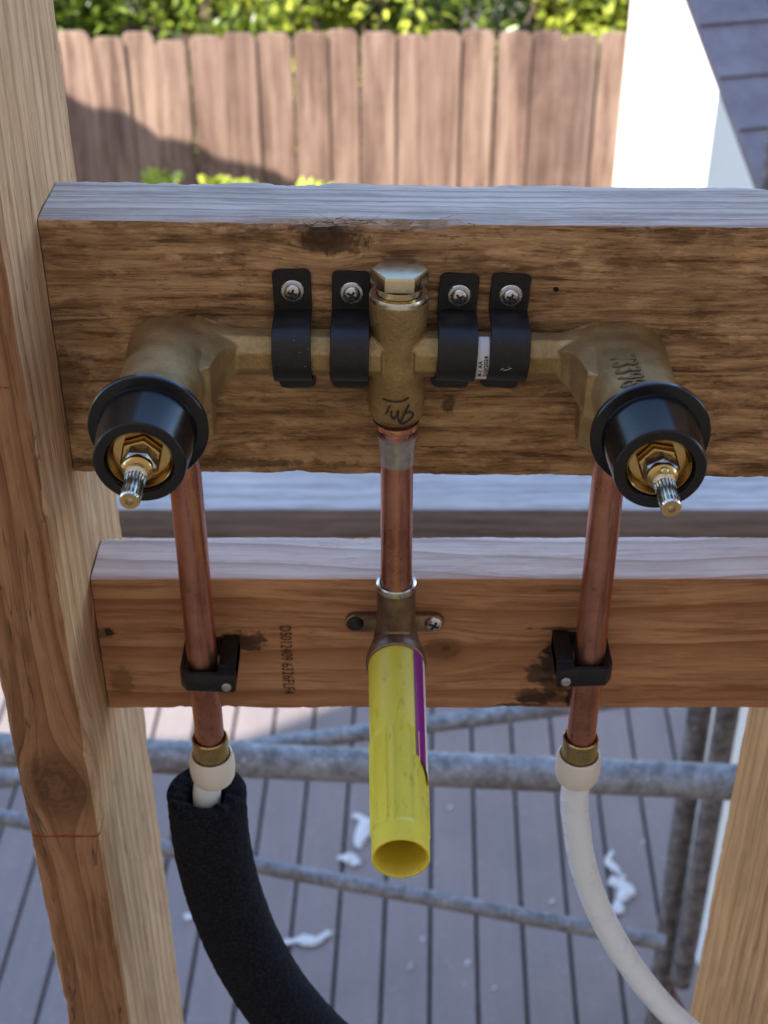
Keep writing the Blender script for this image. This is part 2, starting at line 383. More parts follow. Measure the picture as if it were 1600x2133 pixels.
# shed roof
ms = NT('asphalt_shingles'); f1 = ms.noise(ms.tc, 12, 6, .7); f2 = ms.noise(ms.tc, 300, 4, .8); 
c = ms.mix(ms.rng(f1, .35, .65), (.15, .125, .14), (.25, .215, .235)); c = ms.mix(ms.rng(f2, .45, .7, 0, .5), c, (.28, .26, .29))
ms.set(Base_Color=c, Roughness=.9, Normal=ms.bump(f2, .5, .002))
SA = PY(1580, 390, 2.4); SB = PY(1435, 0, 2.74); fi = math.atan2(SB.z-SA.z, math.hypot(SB.x-SA.x, SB.y-SA.y)); ya = math.atan2(-(SB.x-SA.x), SB.y-SA.y)
su = Vector((math.cos(ya), math.sin(ya), 0)); sv = (SB-SA).normalized(); sn = su.cross(sv).normalized()
shed = thing('shed', 'shed roof of grey-lilac asphalt shingles rising at the right edge', 'shed', (SA.x+.6, SA.y+.3, -.35))
sh = MB(); ex = .118
for k in range(-8, 6):
    v0 = k*ex; off = (k % 2)*.155 + (k % 3)*.04
    uu = 0.0; nxt = .31-off
    while uu < 2.2:
        e2 = min(2.2, max(nxt, uu+.02)); jj = random.uniform(-.003, .003); g_ = .004
        q = lambda u, v, n_: SA + su*u + sv*v + sn*n_
        sh.add([q(uu+(g_ if uu else 0), v0+jj, .009), q(e2-g_, v0+jj, .009), q(e2-g_, v0+ex+.01, .001), q(uu+(g_ if uu else 0), v0+ex+.01, .001),
                q(uu+(g_ if uu else 0), v0+jj, .001), q(e2-g_, v0+jj, .001)], [(0,1,2,3),(0,4,5,1),(0,3,4),(1,5,2)])
        uu = e2; nxt = e2+.31
q = lambda u, v, n_: SA + su*u + sv*v + sn*n_
sh.add([q(u, v, n_) for n_ in (-.02, 0) for v in (-8*ex, 6*ex) for u in (0.004, 2.2)], [(0,2,3,1),(4,5,7,6),(0,1,5,4),(2,6,7,3),(0,4,6,2),(1,3,7,5)])
mk('roof', sh, ms.mat, shed, smooth=0)
sw = MB()
def wallpt(u, v, z=None): p = q(u, v, -.022); return Vector((p.x, p.y, p.z if z is None else z))
sw.add([wallpt(a_, b_, z_0) for z_0 in (-.35, None) for a_, b_ in ((.43, -.6), (2.1, -.6), (2.1, .65), (.43, .65))],
       [(0,1,2,3),(4,5,6,7),(0,1,5,4),(1,2,6,5),(2,3,7,6),(3,0,4,7)])
mk('wall', sw, m_white, shed, smooth=0)

# ------------------------------------------------------------------ trees behind the fence
def leafmat(name, c1, c2):
    m = NT(name); oi = m.n('ShaderNodeNewGeometry').outputs['Random Per Island']
    col = m.mix(oi, c1, c2); m.set(Base_Color=col, Roughness=.33)
    tr = m.n('ShaderNodeBsdfTranslucent'); m.L(m.mix(.5, col, (.30, .42, .03)), tr.inputs[0]); mx = m.n('ShaderNodeMixShader'); mx.inputs[0].default_value = .22
    m.L(m.b.outputs[0], mx.inputs[1]); m.L(tr.outputs[0], mx.inputs[2]); m.L(mx.outputs[0], m.out.inputs[0]); return m.mat
m_leaf1 = leafmat('laurel_leaves', (.012, .028, .005), (.22, .30, .03))
m_leaf2 = leafmat('bright_leaves', (.03, .055, .006), (.60, .66, .08))
m_leaf3 = leafmat('grey_green_leaves', (.04, .055, .02), (.52, .55, .32))
m_bark = simple('bark', (.09, .065, .045), .95, nscale=20, namt=.4, bump=.8, bscale=50, bdist=.01)
def leaf(mb, p, d, n, L, W):
    d = d.normalized(); s_ = d.cross(n).normalized(); n = s_.cross(d)
    mb.add([p, p+d*L*.35+s_*W*.5+n*L*.05, p+d*L*.75+s_*W*.38, p+d*L-n*L*.08, p+d*L*.75-s_*W*.38, p+d*L*.35-s_*W*.5+n*L*.05], [(0,1,2,3),(0,3,4,5)])
def rnd(): 
    while 1:
        v = Vector((random.uniform(-1,1), random.uniform(-1,1), random.uniform(-1,1)))
        if .05 < v.length < 1: return v
def tree(x, y, h, rx, rz, mat, label, nl=9000, ls=.055, cl=34):
    t = thing('tree', label, 'tree', (x, y, -.35), 'trees beyond the fence')
    tr = MB(); base = Vector((x, y, -.35)); top_ = Vector((x+random.uniform(-.2,.2), y, h-rz*.6))
    tr.tube(smooth_path([base, base.lerp(top_, .4)+Vector((.08, 0, 0)), top_], 6), lambda t_: .09*(1-t_)+.02, 10)
    cents = []
    for k in range(cl):
        v = rnd(); v.normalize(); v *= random.uniform(.45, 1.0); c_ = Vector((x+v.x*rx, y+v.y*rx, h-rz+v.z*rz)); cents.append((c_, random.uniform(.16, .34)))
        if k % 2 == 0:
            s0 = base.lerp(top_, random.uniform(.35, .95)); tr.tube(smooth_path([s0, s0.lerp(c_, .5)+Vector((0, 0, .08)), c_], 3), lambda t_: .025*(1-t_)+.005, 6)
    mk('trunk', tr, m_bark, t)
    cr = MB()
    for k in range(nl):
        c_, r_ = random.choice(cents); v = rnd(); p = c_ + v*r_; d = (v*1.0 + Vector((0, 0, .2)) + rnd()*.8)
        n_ = (Vector((0, 0, 1)) + rnd()*.7); leaf(cr, p, d, n_.normalized(), random.uniform(.7, 1.3)*ls, ls*.45)
    mk('crown', cr, mat, t, smooth=0)
TR = [(-2.3, 7.1, 2.6, .9, 1.2, m_leaf3, 'pale grey-green bush behind the far left of the fence'),
      (-.95, 7.3, 2.7, .75, 1.3, m_leaf1, 'dark glossy leaved tree left of the bright one'),
      (-.1, 7.0, 2.7, .6, 1.2, m_leaf2, 'bright yellow-green tree behind the middle of the fence'),
      (.75, 7.4, 2.8, .7, 1.3, m_leaf1, 'dark green tree right of the bright one'),
      (1.35, 7.05, 2.6, .5, 1.2, m_leaf2, 'light green tree beside the white building'),
      (2.6, 7.8, 2.9, .9, 1.3, m_leaf1, 'dark green tree hidden beyond the white building'),
      (-.5, 7.6, 2.7, .7, 1.3, m_leaf2, 'bright tree half hidden between the dark tree and the brightest one'),
      (-1.5, 7.7, 2.6, .8, 1.3, m_leaf1, 'dark tree just behind the pale grey-green bush'),
      (-1.6, 8.7, 3.2, 1.2, 1.6, m_leaf1, 'dark tree in the second row at the left'),
      (.3, 8.9, 3.3, 1.3, 1.7, m_leaf1, 'dark tree in the second row behind the middle'),
      (2.1, 9.0, 3.2, 1.2, 1.6, m_leaf1, 'dark tree in the second row at the right')]
for k, a in enumerate(TR): tree(*a, nl=10000 if k < 8 else 7000, ls=.06 if k < 8 else .09)
# unseen tree added left of the frame, crown shaped to shade the fence's lower left
def crown_pt(px, py, Y): return lift(PY(px, py, FD), Y)
t = thing('tree', 'unseen leafy tree added left of the view to shade the lower left of the fence', 'tree', (-3.6, 3.9, -.35), None)
tr = MB().tube(smooth_path([(-3.7, 4.2, -.35), (-3.65, 4.2, 1.2), (-3.5, 4.2, 2.6)], 6), lambda q_: .11*(1-q_)+.03, 10); 
cr = MB(); edge = [(60, 210), (150, 222), (195, 245), (235, 262), (285, 268), (320, 290), (345, 320), (395, 325), (440, 335), (455, 355), (510, 368), (590, 385), (640, 410)]
for k in range(26000):
    i = random.random()*(len(edge)-1); j = int(i); a0, a1 = edge[j], edge[min(j+1, len(edge)-1)]; f_ = i-j
    px = a0[0]+(a1[0]-a0[0])*f_; py = a0[1]+(a1[1]-a0[1])*f_ + 6 + abs(random.gauss(0, 1))**1.0*150*random.random()**1.5
    p = crown_pt(px-8, py+6, 4.2); p += SDIR*random.uniform(-.25, .25)
    leaf(cr, p, rnd(), rnd().normalized(), .065, .05)
for k in range(9000):
    v = rnd(); p = Vector((-4.3+v.x*.8, 4.2+v.y*.6, 2.3+v.z*.8)); leaf(cr, p, rnd(), rnd().normalized(), .08, .05)
mk('trunk', tr, m_bark, t); mk('crown', cr, m_leaf1, t, smooth=0)
# shrub sprigs in front of the fence
def shrub(px0, px1, tops, label):
    Y = 5.55; b_ = PY((px0+px1)/2, 400, Y)
    t = thing('shrub', label, 'shrub', (b_.x, Y, -.35), 'shrubs in front of the fence')
    st = MB(); lv = MB()
    for (px, py) in tops:
        tp = PY(px, py-38, Y+random.uniform(-.06, .06)); bs = Vector((b_.x+(tp.x-b_.x)*.3, Y, -.35)); mid = tp.lerp(bs, .5)+Vector((random.uniform(-.05, .05), 0, 0))
        pa = smooth_path([bs, mid, tp-Vector((0, 0, .03))], 10); st.tube(pa, lambda q_: .008*(1-q_)+.002, 6)
        for q_ in range(60):
            f_ = random.uniform(.0, 1)**.35; p = pa[int(f_*(len(pa)-1))]; a_ = random.uniform(0, 6.28)
            d = Vector((math.cos(a_), math.sin(a_)*.8, random.uniform(.3, 1.1))); leaf(lv, p, d, Vector((math.cos(a_+1), -.8, .6)).normalized(), random.uniform(.05, .08), .034)
    mk('stem', st, m_bark, t); mk('foliage', lv, m_leaf4, t, smooth=0)
m_leaf4 = leafmat('fresh_shoots', (.36, .44, .05), (.58, .62, .10))
shrub(310, 360, [(332, 350), (318, 362), (348, 360), (340, 385)], 'small shrub with pale yellow-green shoots, leftmost along the fence')
shrub(420, 540, [(438, 366), (470, 380), (455, 378), (488, 376), (515, 374), (530, 385), (500, 388)], 'widest shrub with pale shoots in front of the fence')
shrub(630, 690, [(640, 383), (668, 385), (655, 388), (620, 392)], 'low shrub whose pale tips just clear the beam')

# ------------------------------------------------------------------ weathered rail plank
m_plank = wood('weathered_plank', 0, (.52, .47, .45), (.42, .38, .36), (.28, .25, .24), scale=.6, ring=.15, streak=.3, blotch=.2)
rl = thing('railing', 'weathered grey flat plank railing seen between the two beams', 'railing', (0, 1.5, 0))
z1 = PY(800, 1060, 1.41).z; z0 = PY(800, 1124, 1.41).z
m_plank_shade = wood('plank_edge_shade', 0, (.24, .19, .17), (.18, .14, .13), (.10, .08, .075), scale=.6, ring=.15, streak=.3, blotch=.2)  # colour darkened to carry the shade on the plank's faces below its top
pb = board(MB(), (-1.9, 1.41, z0), (1.9, 1.41, z0-.002), (0, .184, 0), (0, 0, z1-z0), r=.003, seg=.02, amp=.0015, step=.012)
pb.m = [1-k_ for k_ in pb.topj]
mk('plank', pb, [m_plank, m_plank_shade], rl)
for xx in (-1.25, 1.4): mk('post', board(MB(), (xx, 1.45, -.003), (xx, 1.45, z0-.002), (.089, 0, 0), (0, .089, 0), r=.003, seg=.05), m_plank, rl)

# ------------------------------------------------------------------ galvanised scaffold
mg = NT('galvanised_tube'); f1 = mg.noise(mg.tc, 45, 6, .75); f2 = mg.noise(mg.tc, 12, 4, .6); f3 = mg.noise(mg.tc, 160, 3, .6)
c = mg.mix(mg.rng(f1, .35, .68), (.13, .13, .135), (.40, .405, .43)); c = mg.mix(mg.rng(f2, .5, .72, 0, .6), c, (.12, .09, .075)); c = mg.mix(mg.rng(f3, .58, .72, 0, .7), c, (.66, .66, .68))
mg.set(Base_Color=c, Metallic=.35, Roughness=.6, Normal=mg.bump(f1, .3, .002)); m_galv = mg.mat
mr = NT('rusty_tube'); f1 = mr.noise(mr.tc, 30, 6, .75); f3 = mr.noise(mr.tc, 110, 3, .6)
c = mr.mix(mr.rng(f1, .35, .62), (.055, .045, .045), (.24, .21, .20)); c = mr.mix(mr.rng(f3, .6, .72, 0, .8), c, (.55, .55, .58)); mr.set(Base_Color=c, Metallic=.2, Roughness=.75); m_rust = mr.mat
sc = thing('scaffold', 'galvanised and rusty tube scaffold standing on the deck behind the framing', 'scaffold', (0, 1.6, 0))
def stick(name, a, b, rad, mat, extra=0): 
    d = (b-a).normalized(); a = a-d*extra; b = b+d*extra
    pts = [a.lerp(b, i/16) for i in range(17)]; return mk(name, MB().tube(pts, rad, 20), mat, sc)
stick('rail', PZ(0, 1561, 2.06), PZ(1540, 1630, 1.90), .0242, m_galv, .35)
stick('brace', PZ(20, 1622, 2.75), PZ(1130, 1478, 2.62), .0165, m_galv, .5)
stick('brace', PZ(0, 1702, 2.45), PZ(1385, 1964, 2.40), .0135, m_galv, .0)
def upright(pxa, pya, pxb, pyb, Dp, rad, z0=0, z1=3.0):
    a = PY(pxa, pya, Dp); b = PY(pxb, pyb, Dp); s_ = (a.x-b.x)/(a.z-b.z)
    f_ = lambda z: Vector((b.x+(z-b.z)*s_, Dp, z)); return stick('standard', f_(z0), f_(z1), rad, m_rust)
upright(1455, 1500, 1366, 2110, 2.05, .0235)
zb = PY(1421, 2045, 2.0).z; upright(1512, 1500, 1423, 2020, 2.0, .0225, zb, 3.0)
m_wpaint = simple('white_painted_board', (.74, .76, .78), .6, nscale=15, namt=.08)
def leanboard(p, q_, wpx, lab, zc):
    a = PZ(p[0], p[1], zc); b = PZ(q_[0], q_[1], zc*.98); wv_ = Vector((wpx*zc/FPX, .01, 0)); 
    o = mk('painted_board', board(MB(), a, b, wv_, Vector((0, .018, .004)), r=.002, seg=.05, step=.02), m_wpaint); tag(o, lab, 'board')
leanboard((1545, 1640), (1452, 2010), 24, 'long white board leaning beside the right stud', 2.8)
m_red = simple('red_wire', (.16, .04, .03), .6)
o = mk('wire', MB().tube(smooth_path([PZ(1393, 2040, 2.45), PZ(1408, 2075, 2.47), PZ(1424, 2110, 2.5), PZ(1430, 2190, 2.6)], 6), .0035, 8), m_red); tag(o, 'thin reddish-brown wire hanging low beside the scaffold standards', 'wire')
# scraps on the deck
m_scrap = simple('white_fluff', (.66, .65, .64), .9, nscale=30, namt=.1)
m_crumb = simple('pale_crumb', (.72, .71, .74), .9)
def scrap(pts, rad, lab, crumple=.5, cat='scrap'):
    rad *= .74 if cat == 'scrap' else .85
    P3 = [PG(x_, y_, .002 + rad*.4) for x_, y_ in pts]
    pa = smooth_path(P3, 6) if len(P3) > 1 else [P3[0]+Vector((-rad*.6, 0, 0)), P3[0]+Vector((rad*.6, 0, 0))]
    rings = []; n = 14
    mb = MB(); tot = len(pa)-1
    for i, p in enumerate(pa):
        t_ = i/max(tot, 1); d = (pa[min(i+1, tot)]-pa[max(i-1, 0)]).normalized(); sd_ = Vector((0, 0, 1)).cross(d).normalized()
        rr = rad*(.35+.65*math.sin(math.pi*min(max(t_*.9+.05, 0), 1)))*(1+crumple*noise.noise(p*45))
        ring = []
        for k in range(n):
            a_ = 2*math.pi*k/n; v = sd_*math.cos(a_)*rr + Vector((0, 0, 1))*math.sin(a_)*rr*.4
            q_ = p+v; q_ += Vector((noise.noise(q_*90), noise.noise(q_*90+Vector((9, 0, 0))), 0))*rad*crumple; q_.z = max(.001, q_.z+noise.noise(q_*70)*rad*.3); ring.append(q_)
        rings.append(ring)
    mb.rings(rings); o = mk('paper_scrap' if cat == 'scrap' else 'crumb', mb, m_scrap if cat == 'scrap' else m_crumb, smooth=60); tag(o, lab, cat, 'scraps on the deck' if cat == 'scrap' else 'crumbs on the deck')
scrap([(738, 1698), (762, 1712), (752, 1740), (745, 1765)], .028, 'torn white scrap on the deck left of the yellow sleeve, the upper one')
scrap([(706, 1785), (735, 1790), (745, 1802)], .026, 'small torn white scrap just below the upper scrap by the yellow sleeve')
scrap([(592, 1964), (625, 1958), (655, 1960), (688, 1942)], .022, 'long white scrap lying across a deck gap right of the black foam')
scrap([(1278, 1772), (1266, 1792), (1285, 1812), (1300, 1830)], .018, 'curled white shred on the deck right of the white tube, the upper one')
scrap([(1268, 1832), (1296, 1842), (1306, 1856), (1286, 1880)], .034, 'crumpled white lump on the deck right of the white tube')
scrap([(1284, 1880), (1292, 1905)], .024, 'small white lump below the crumpled one')
scrap([(385, 1908), (402, 1912)], .022, 'white scrap between the left stud and the black foam')
for k, (x_, y_, r_, lab) in enumerate([(935, 1682, .012, 'white crumb on the deck right of the yellow sleeve'), (852, 2012, .016, 'round white crumb under the yellow sleeve'),
    (973, 2005, .013, 'pale crumb to the right of the round one'), (1338, 1752, .010, 'tiny pale crumb near the scaffold standards'), (878, 1955, .008, 'tiny crumb just above the round one'),
    (1028, 2058, .010, 'pale crumb low on the deck near the centre gap'), (1148, 1876, .015, 'pale lump left of the white tube'), (1306, 1934, .012, 'crumb below the crumpled white lumps')]):
    scrap([(x_, y_), (x_+4, y_+2)], r_, lab, .3, 'crumb')

# ================================================================== TIMBER FRAMING
WD = .598; XL = -.154; XR = .238
m_stud = wood('stud_fir', 2, (.52, .31, .16), (.42, .235, .115), (.27, .14, .065), scale=1, ring=.5, ringscale=30, streak=.25, blotch=.35, cracks=.5, warp=.035,
              knots=[(XL-.0+.173-.173, .03, PY(240, 1330, .57).z-2.9, .016)], rough=.7, bump=.35)
def Zp(py, D): return PY(800, py, D).z
zt, zb = CZ+.25, 2.002
def stud(name, pf_top, pf_bot, D0, D1, W, label, mat, seed, spots=()):
    # the visible vertical edge is given by a top and a bottom x (world) at D0
    mb = board(MB(), (pf_bot, D0, zb), (pf_top, D0, zt), (W, 0, 0), (0, D1-D0, 0), r=.003, seg=.006, amp=.0004, chip=.002, seed=seed)
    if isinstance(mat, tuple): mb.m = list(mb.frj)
    o = mk(name, mb, mat, origin=(pf_bot, D0, 2.9)); tag(o, label, 'stud', 'wall studs'); return o
red = (.22, .03, .015)
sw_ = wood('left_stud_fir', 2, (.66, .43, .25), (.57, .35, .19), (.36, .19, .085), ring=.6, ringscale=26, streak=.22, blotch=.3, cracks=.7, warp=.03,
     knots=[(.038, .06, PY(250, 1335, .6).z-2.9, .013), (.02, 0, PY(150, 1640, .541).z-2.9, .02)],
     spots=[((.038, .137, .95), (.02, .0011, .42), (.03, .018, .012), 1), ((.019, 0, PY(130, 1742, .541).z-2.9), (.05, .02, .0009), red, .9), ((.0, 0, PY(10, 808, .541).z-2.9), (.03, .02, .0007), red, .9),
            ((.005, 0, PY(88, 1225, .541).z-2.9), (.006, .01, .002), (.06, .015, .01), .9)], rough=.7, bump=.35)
sw_shade = wood('left_stud_face_shade', 2, (.38, .205, .11), (.31, .155, .078), (.17, .075, .034), ring=.6, ringscale=26, streak=.22, blotch=.3, cracks=.7, warp=.03,  # darker, redder copy: shade on the front face put into the colour
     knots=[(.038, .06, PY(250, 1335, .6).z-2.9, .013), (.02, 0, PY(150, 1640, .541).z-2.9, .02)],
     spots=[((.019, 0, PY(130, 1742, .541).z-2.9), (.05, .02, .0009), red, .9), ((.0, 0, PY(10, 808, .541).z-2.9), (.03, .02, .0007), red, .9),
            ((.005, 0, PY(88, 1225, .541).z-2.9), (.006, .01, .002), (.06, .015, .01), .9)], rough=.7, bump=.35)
stud('wall_stud', XL-.038, XL-.038, .541, .69, .038, 'thick pale fir stud at the left that both beams butt against', (sw_, sw_shade), 1)
sw2 = wood('right_stud_fir', 2, (.64, .35, .145), (.54, .28, .11), (.34, .16, .06), ring=.6, ringscale=22, streak=.2, blotch=.25, cracks=.4, warp=.03, rough=.7, bump=.35,
     knots=[(0, .03, PY(1555, 1720, .66).z-2.9, .012)])
stud('wall_stud', XR, XR, .545, .703, .038, 'orange fir stud at the lower right corner', sw2, 2)
mk_pl = MB(); board(mk_pl, (-1.2, .545, 2.001-.0), (1.2, .545, 2.001), (0, .15, 0), (0, 0, .0), ) if False else None
# upper beam
zU0 = Zp(984, WD); zU1 = Zp(457, WD)
kx = PY(690, 495, WD)
org = Vector((0, WD, (zU0+zU1)/2))
def loc(px, py, o, D=WD): p = PY(px, py, D); return (p.x-o.x, 0, p.z-o.z)
mU = wood('rough_beam_wood', 0, (.58, .375, .20), (.40, .235, .115), (.11, .056, .026), scale=1.0, ring=.2, ringscale=40, streak=.7, blotch=.35, warp=.02, rough=.8, bump=1.0, bdist=.002, fleck=.7, pale=.6, short=1.7,
          knots=[(*loc(672, 492, org), .009)],
          spots=[(loc(690, 500, org), (.016, .02, .007), (.035, .018, .008), .75), (loc(935, 840, org), (.003, .01, .005), (.03, .02, .01), .7), (loc(1158, 603, org), (.0012, .01, .0012), (.01, .008, .006), 1),
                 (loc(110, 800, org), (.02, .01, .02), (.06, .03, .015), .5), (loc(350, 965, org), (.09, .01, .003), (.05, .027, .012), .6)])
mUt = wood('weathered_beam_top', 0, (.60, .55, .52), (.49, .445, .42), (.30, .265, .25), scale=1.1, ring=.75, ringscale=75, streak=.2, blotch=.1, warp=.012, rough=.8, bump=.9, bdist=.001)
ub = board(MB(), (XL+.0006, WD, zU0), (XR-.0005, WD, zU0-.0042), (0, .0465, 0), (0, 0, zU1-zU0), r=.0016, seg=.002, amp=.0005, chip=.0022, seed=3, step=.003, hot=((.105, .022, .0022), (.14, .03, .0030), (.17, .015, .0022), (.065, .008, .0012)))
ub.m = list(ub.topj)
# splinters lifting off the top front edge
for k in range(46):
    px = random.choice([random.uniform(560, 1000), random.uniform(600, 820)]); p = PY(px, 458+random.uniform(-1, 9), WD-.0006); L_ = random.uniform(.003, .012); an_ = random.gauss(0, .35)
    d = Vector((math.cos(an_)*random.choice([-1, 1]), -abs(random.gauss(0, .10)), math.sin(an_))); n_ = Vector((0, .3, 1)); t_ = random.uniform(.0002, .0005)
    ub.add([p, p+Vector((0, 0, t_)), p+d*L_, p+Vector((0, -t_, 0))], [(0,1,2),(1,3,2),(0,2,3)]); ub.m += [0, 0, 0]
o = mk('timber_beam', ub, [mU, mUt], origin=org, smooth=40); tag(o, 'rough dark upper beam with weathered grey top that carries the brass valve', 'beam')
# lower block
zB0 = Zp(1477, WD); zB1 = Zp(1207, WD); org2 = Vector((0, WD, (zB0+zB1)/2))
burn = (.012, .008, .006)
mL = wood('fir_block_wood', 0, (.55, .305, .165), (.455, .232, .12), (.26, .122, .058), scale=1.0, ring=.95, ringscale=11, streak=.15, blotch=.3, warp=.03, rough=.65, bump=.25,
          knots=[(*loc(922, 1352, org2), .0085), (*loc(505, 1335, org2), .005)],
          spots=[(loc(1168, 1352, org2), (.010, .01, .0065), burn, .97), (loc(1148, 1382, org2), (.008, .01, .008), (.02, .011, .008), .9), (loc(1110, 1450, org2), (.012, .01, .006), (.04, .02, .012), .8), (loc(1150, 1428, org2), (.010, .01, .006), (.05, .02, .01), .8), (loc(1128, 1400, org2), (.009, .01, .008), (.03, .016, .01), .8), (loc(1140, 1455, org2), (.02, .01, .004), (.03, .016, .01), .75), (loc(1095, 1468, org2), (.012, .01, .0016), burn, .7),
                 (loc(1188, 1455, org2), (.0025, .01, .008), burn, .85), (loc(1165, 1310, org2), (.018, .01, .0012), (.06, .03, .015), .8),
                 (loc(505, 1338, org2), (.012, .01, .0075), (.06, .028, .012), .9), (loc(922, 1352, org2), (.0085, .01, .0062), (.20, .09, .04), .6), (loc(930, 1350, org2), (.003, .01, .002), (.08, .03, .015), .7), (loc(215, 1318, org2), (.008, .01, .004), (.12, .075, .025), .7), (loc(228, 1318, org2), (.0025, .01, .003), burn, .8),
                 (loc(255, 1420, org2), (.007, .01, .010), (.19, .10, .04), .7), (loc(1200, 1230, org2), (.02, .01, .0012), (.10, .05, .02), .6)])
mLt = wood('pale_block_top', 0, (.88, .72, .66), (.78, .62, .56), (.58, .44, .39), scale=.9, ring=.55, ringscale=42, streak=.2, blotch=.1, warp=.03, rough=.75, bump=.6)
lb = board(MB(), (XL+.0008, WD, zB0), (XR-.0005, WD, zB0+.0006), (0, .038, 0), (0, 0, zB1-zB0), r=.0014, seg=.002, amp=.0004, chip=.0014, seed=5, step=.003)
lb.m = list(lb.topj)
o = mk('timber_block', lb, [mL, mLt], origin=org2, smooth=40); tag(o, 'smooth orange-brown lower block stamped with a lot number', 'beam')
m_ink = simple('brown_ink', (.07, .022, .010), .8, nscale=500, namt=.6)
t0 = PY(583, 1303, WD-.0007); t1 = PY(596, 1446, WD-.0007); Lt = t0.z-t1.z
fnt = lambda u, v, w_: Vector((t0.x - .0002 + v*1.45 + (t1.x-t0.x)*u/Lt*.3, WD-.0008-w_, t0.z-u))
tx = textmesh('D5012409 6326FLF4', .0062, fnt, .0, 1.0); mx_ = max(t0.z-v.z for v in tx.v); k_ = Lt/mx_
tx.v = [Vector((v.x, v.y, t0.z-(t0.z-v.z)*k_)) for v in tx.v]
st_ = mk('lot_stamp', tx, m_ink, o, smooth=0)

# ================================================================== PLUMBING
XC = .0062; DX = .1016; BH = .3125; BD = .5805    # valve centre x, half spacing, body drop, body distance
m_brass = NT('cast_brass'); fb1 = m_brass.noise(m_brass.tc, 620, 4, .75); fb2 = m_brass.noise(m_brass.tc, 45, 5, .6)
c = m_brass.mix(m_brass.rng(fb2, .35, .65), (.30, .20, .085), (.50, .35, .16)); c = m_brass.mix(m_brass.rng(fb1, .5, .7, 0, .4), c, (.13, .08, .035))
m_brass.set(Base_Color=c, Metallic=.85, Roughness=m_brass.rng(fb2, .3, .7, .36, .52), Normal=m_brass.bump(fb1, .9, .0007)); m_brass = m_brass.mat
m_brass_s = simple('machined_brass', (.54, .38, .16), .2, 1.0, nscale=60, namt=.12)
m_chrome = simple('dull_nickel', (.62, .62, .58), .28, 1.0, nscale=120, namt=.15)
m_steel = simple('screw_steel', (.58, .58, .60), .25, 1.0, nscale=300, namt=.2)
m_dark = simple('recess_dark', (.015, .013, .013), .5)
m_black = simple('black_gloss_plastic', (.003, .003, .004), .21, 0, nscale=70, namt=.2, Specular_IOR_Level=.42)
m_strap = simple('matt_black_strap', (.006, .0055, .007), .45, .0, nscale=200, namt=.25, bump=.15, bscale=700, bdist=.0002, Specular_IOR_Level=.4)
mc = NT('copper_pipe'); fa = mc.noise(mc.map(mc.tc, scale=(160, 160, 9)), 1, 5, .7); fbb = mc.noise(mc.tc, 38, 6, .7); 
c = mc.mix(mc.rng(fbb, .3, .7), (.44, .18, .13), (.62, .31, .23)); c = mc.mix(mc.rng(fa, .54, .66, 0, .5), c, (.17, .07, .06)); c = mc.mix(mc.rng(fbb, .62, .72, 0, .5), c, (.78, .42, .32))
mc.set(Base_Color=c, Metallic=1.0, Roughness=mc.rng(fbb, .3, .7, .20, .42)); m_copper = mc.mat
m_copper_b = simple('bright_copper', (.80, .38, .24), .22, 1.0, nscale=200, namt=.3, bump=.3, bscale=250, bdist=.0006)
m_solder = simple('solder_grey', (.48, .46, .43), .38, .9, nscale=240, namt=.45, bump=.4, bscale=260, bdist=.0005)

valve = thing('brass_valve', 'cast brass two-handle tub valve clamped across the upper beam', 'valve', (XC, BD, CZ-BH-.045))
def z_(h): return CZ-h
# casting: overlapping solids fused by a voxel remesh, then smoothed into fillets
def octo(mb, x0, x1, r0, r1, n=8, ph=math.pi/8, steps=10, Dc=BD):
    rs = []
    for i in range(steps+1):
        t_ = i/steps; x_ = x0+(x1-x0)*t_; r_ = r0+(r1-r0)*t_
        rs.append([Vector((x_, Dc+r_*math.cos(ph+2*math.pi*k/n), z_(BH)+r_*math.sin(ph+2*math.pi*k/n))) for k in range(n)])
    mb.rings(rs)
BOSS = [(.5972, .004, .003, .3125), (.5968, .012, .007, .3125), (.5945, .0175, .0105, .3128), (.590, .0198, .0128, .3128), (.582, .0205, .0142, .3126), (.572, .0203, .0150, .312), (.558, .0190, .0154, .3105),
        (.54, .0178, .0157, .3080), (.52, .0170, .0160, .3055), (.510, .0166, .0163, .3042), (.497, .0165, .0165, .3035)]
def boss_ring(xb, D, a_, b_, h_, n=48):
    e = 2/2.5; out = []
    for k in range(n):
        t_ = 2*math.pi*k/n; c_, s_2 = math.cos(t_), math.sin(t_)
        out.append(Vector((xb + a_*math.copysign(abs(c_)**e, c_), D, z_(h_) + b_*math.copysign(abs(s_2)**e, s_2))))
    return out
def boss_top(D, dx):
    for (d0, a0, b0, h0), (d1, a1, b1, h1) in zip(BOSS[:-1], BOSS[1:]):
        if d1 <= D <= d0:
            f_ = (D-d0)/(d1-d0); a_, b_, h_ = a0+(a1-a0)*f_, b0+(b1-b0)*f_, h0+(h1-h0)*f_
            return z_(h_) + b_*max(0, 1-min(1, abs(dx/a_))**2.5)**.4
cast = MB()
octo(cast, XC-.075, XC-.0075, .0107, .0107); octo(cast, XC+.0075, XC+.075, .0107, .0107)
for s_ in (-1, 1):
    xb = XC+s_*DX
    octo(cast, XC+s_*.070, XC+s_*.090, .0103, .0130, 8)                       # flare into the boss
    cast.rings([boss_ring(xb, *q_) for q_ in BOSS])
    cast.lathe([(.0165, z_(.345)), (.0165, z_(.316)), (.012, z_(.306))], (xb, BD, 0), 'Z', 32)
cast.lathe([(.0112, z_(.3475)), (.0130, z_(.3440)), (.0134, z_(.334)), (.0128, z_(.325)), (.0126, z_(.3195)), (.0123, z_(.3160)), (.0123, z_(.313)), (.0126, z_(.307)), (.0131, z_(.298)), (.0134, z_(.290)), (.0134, z_(.2855)), (.0126, z_(.2845))], (XC, .5838, 0), 'Z', 40)
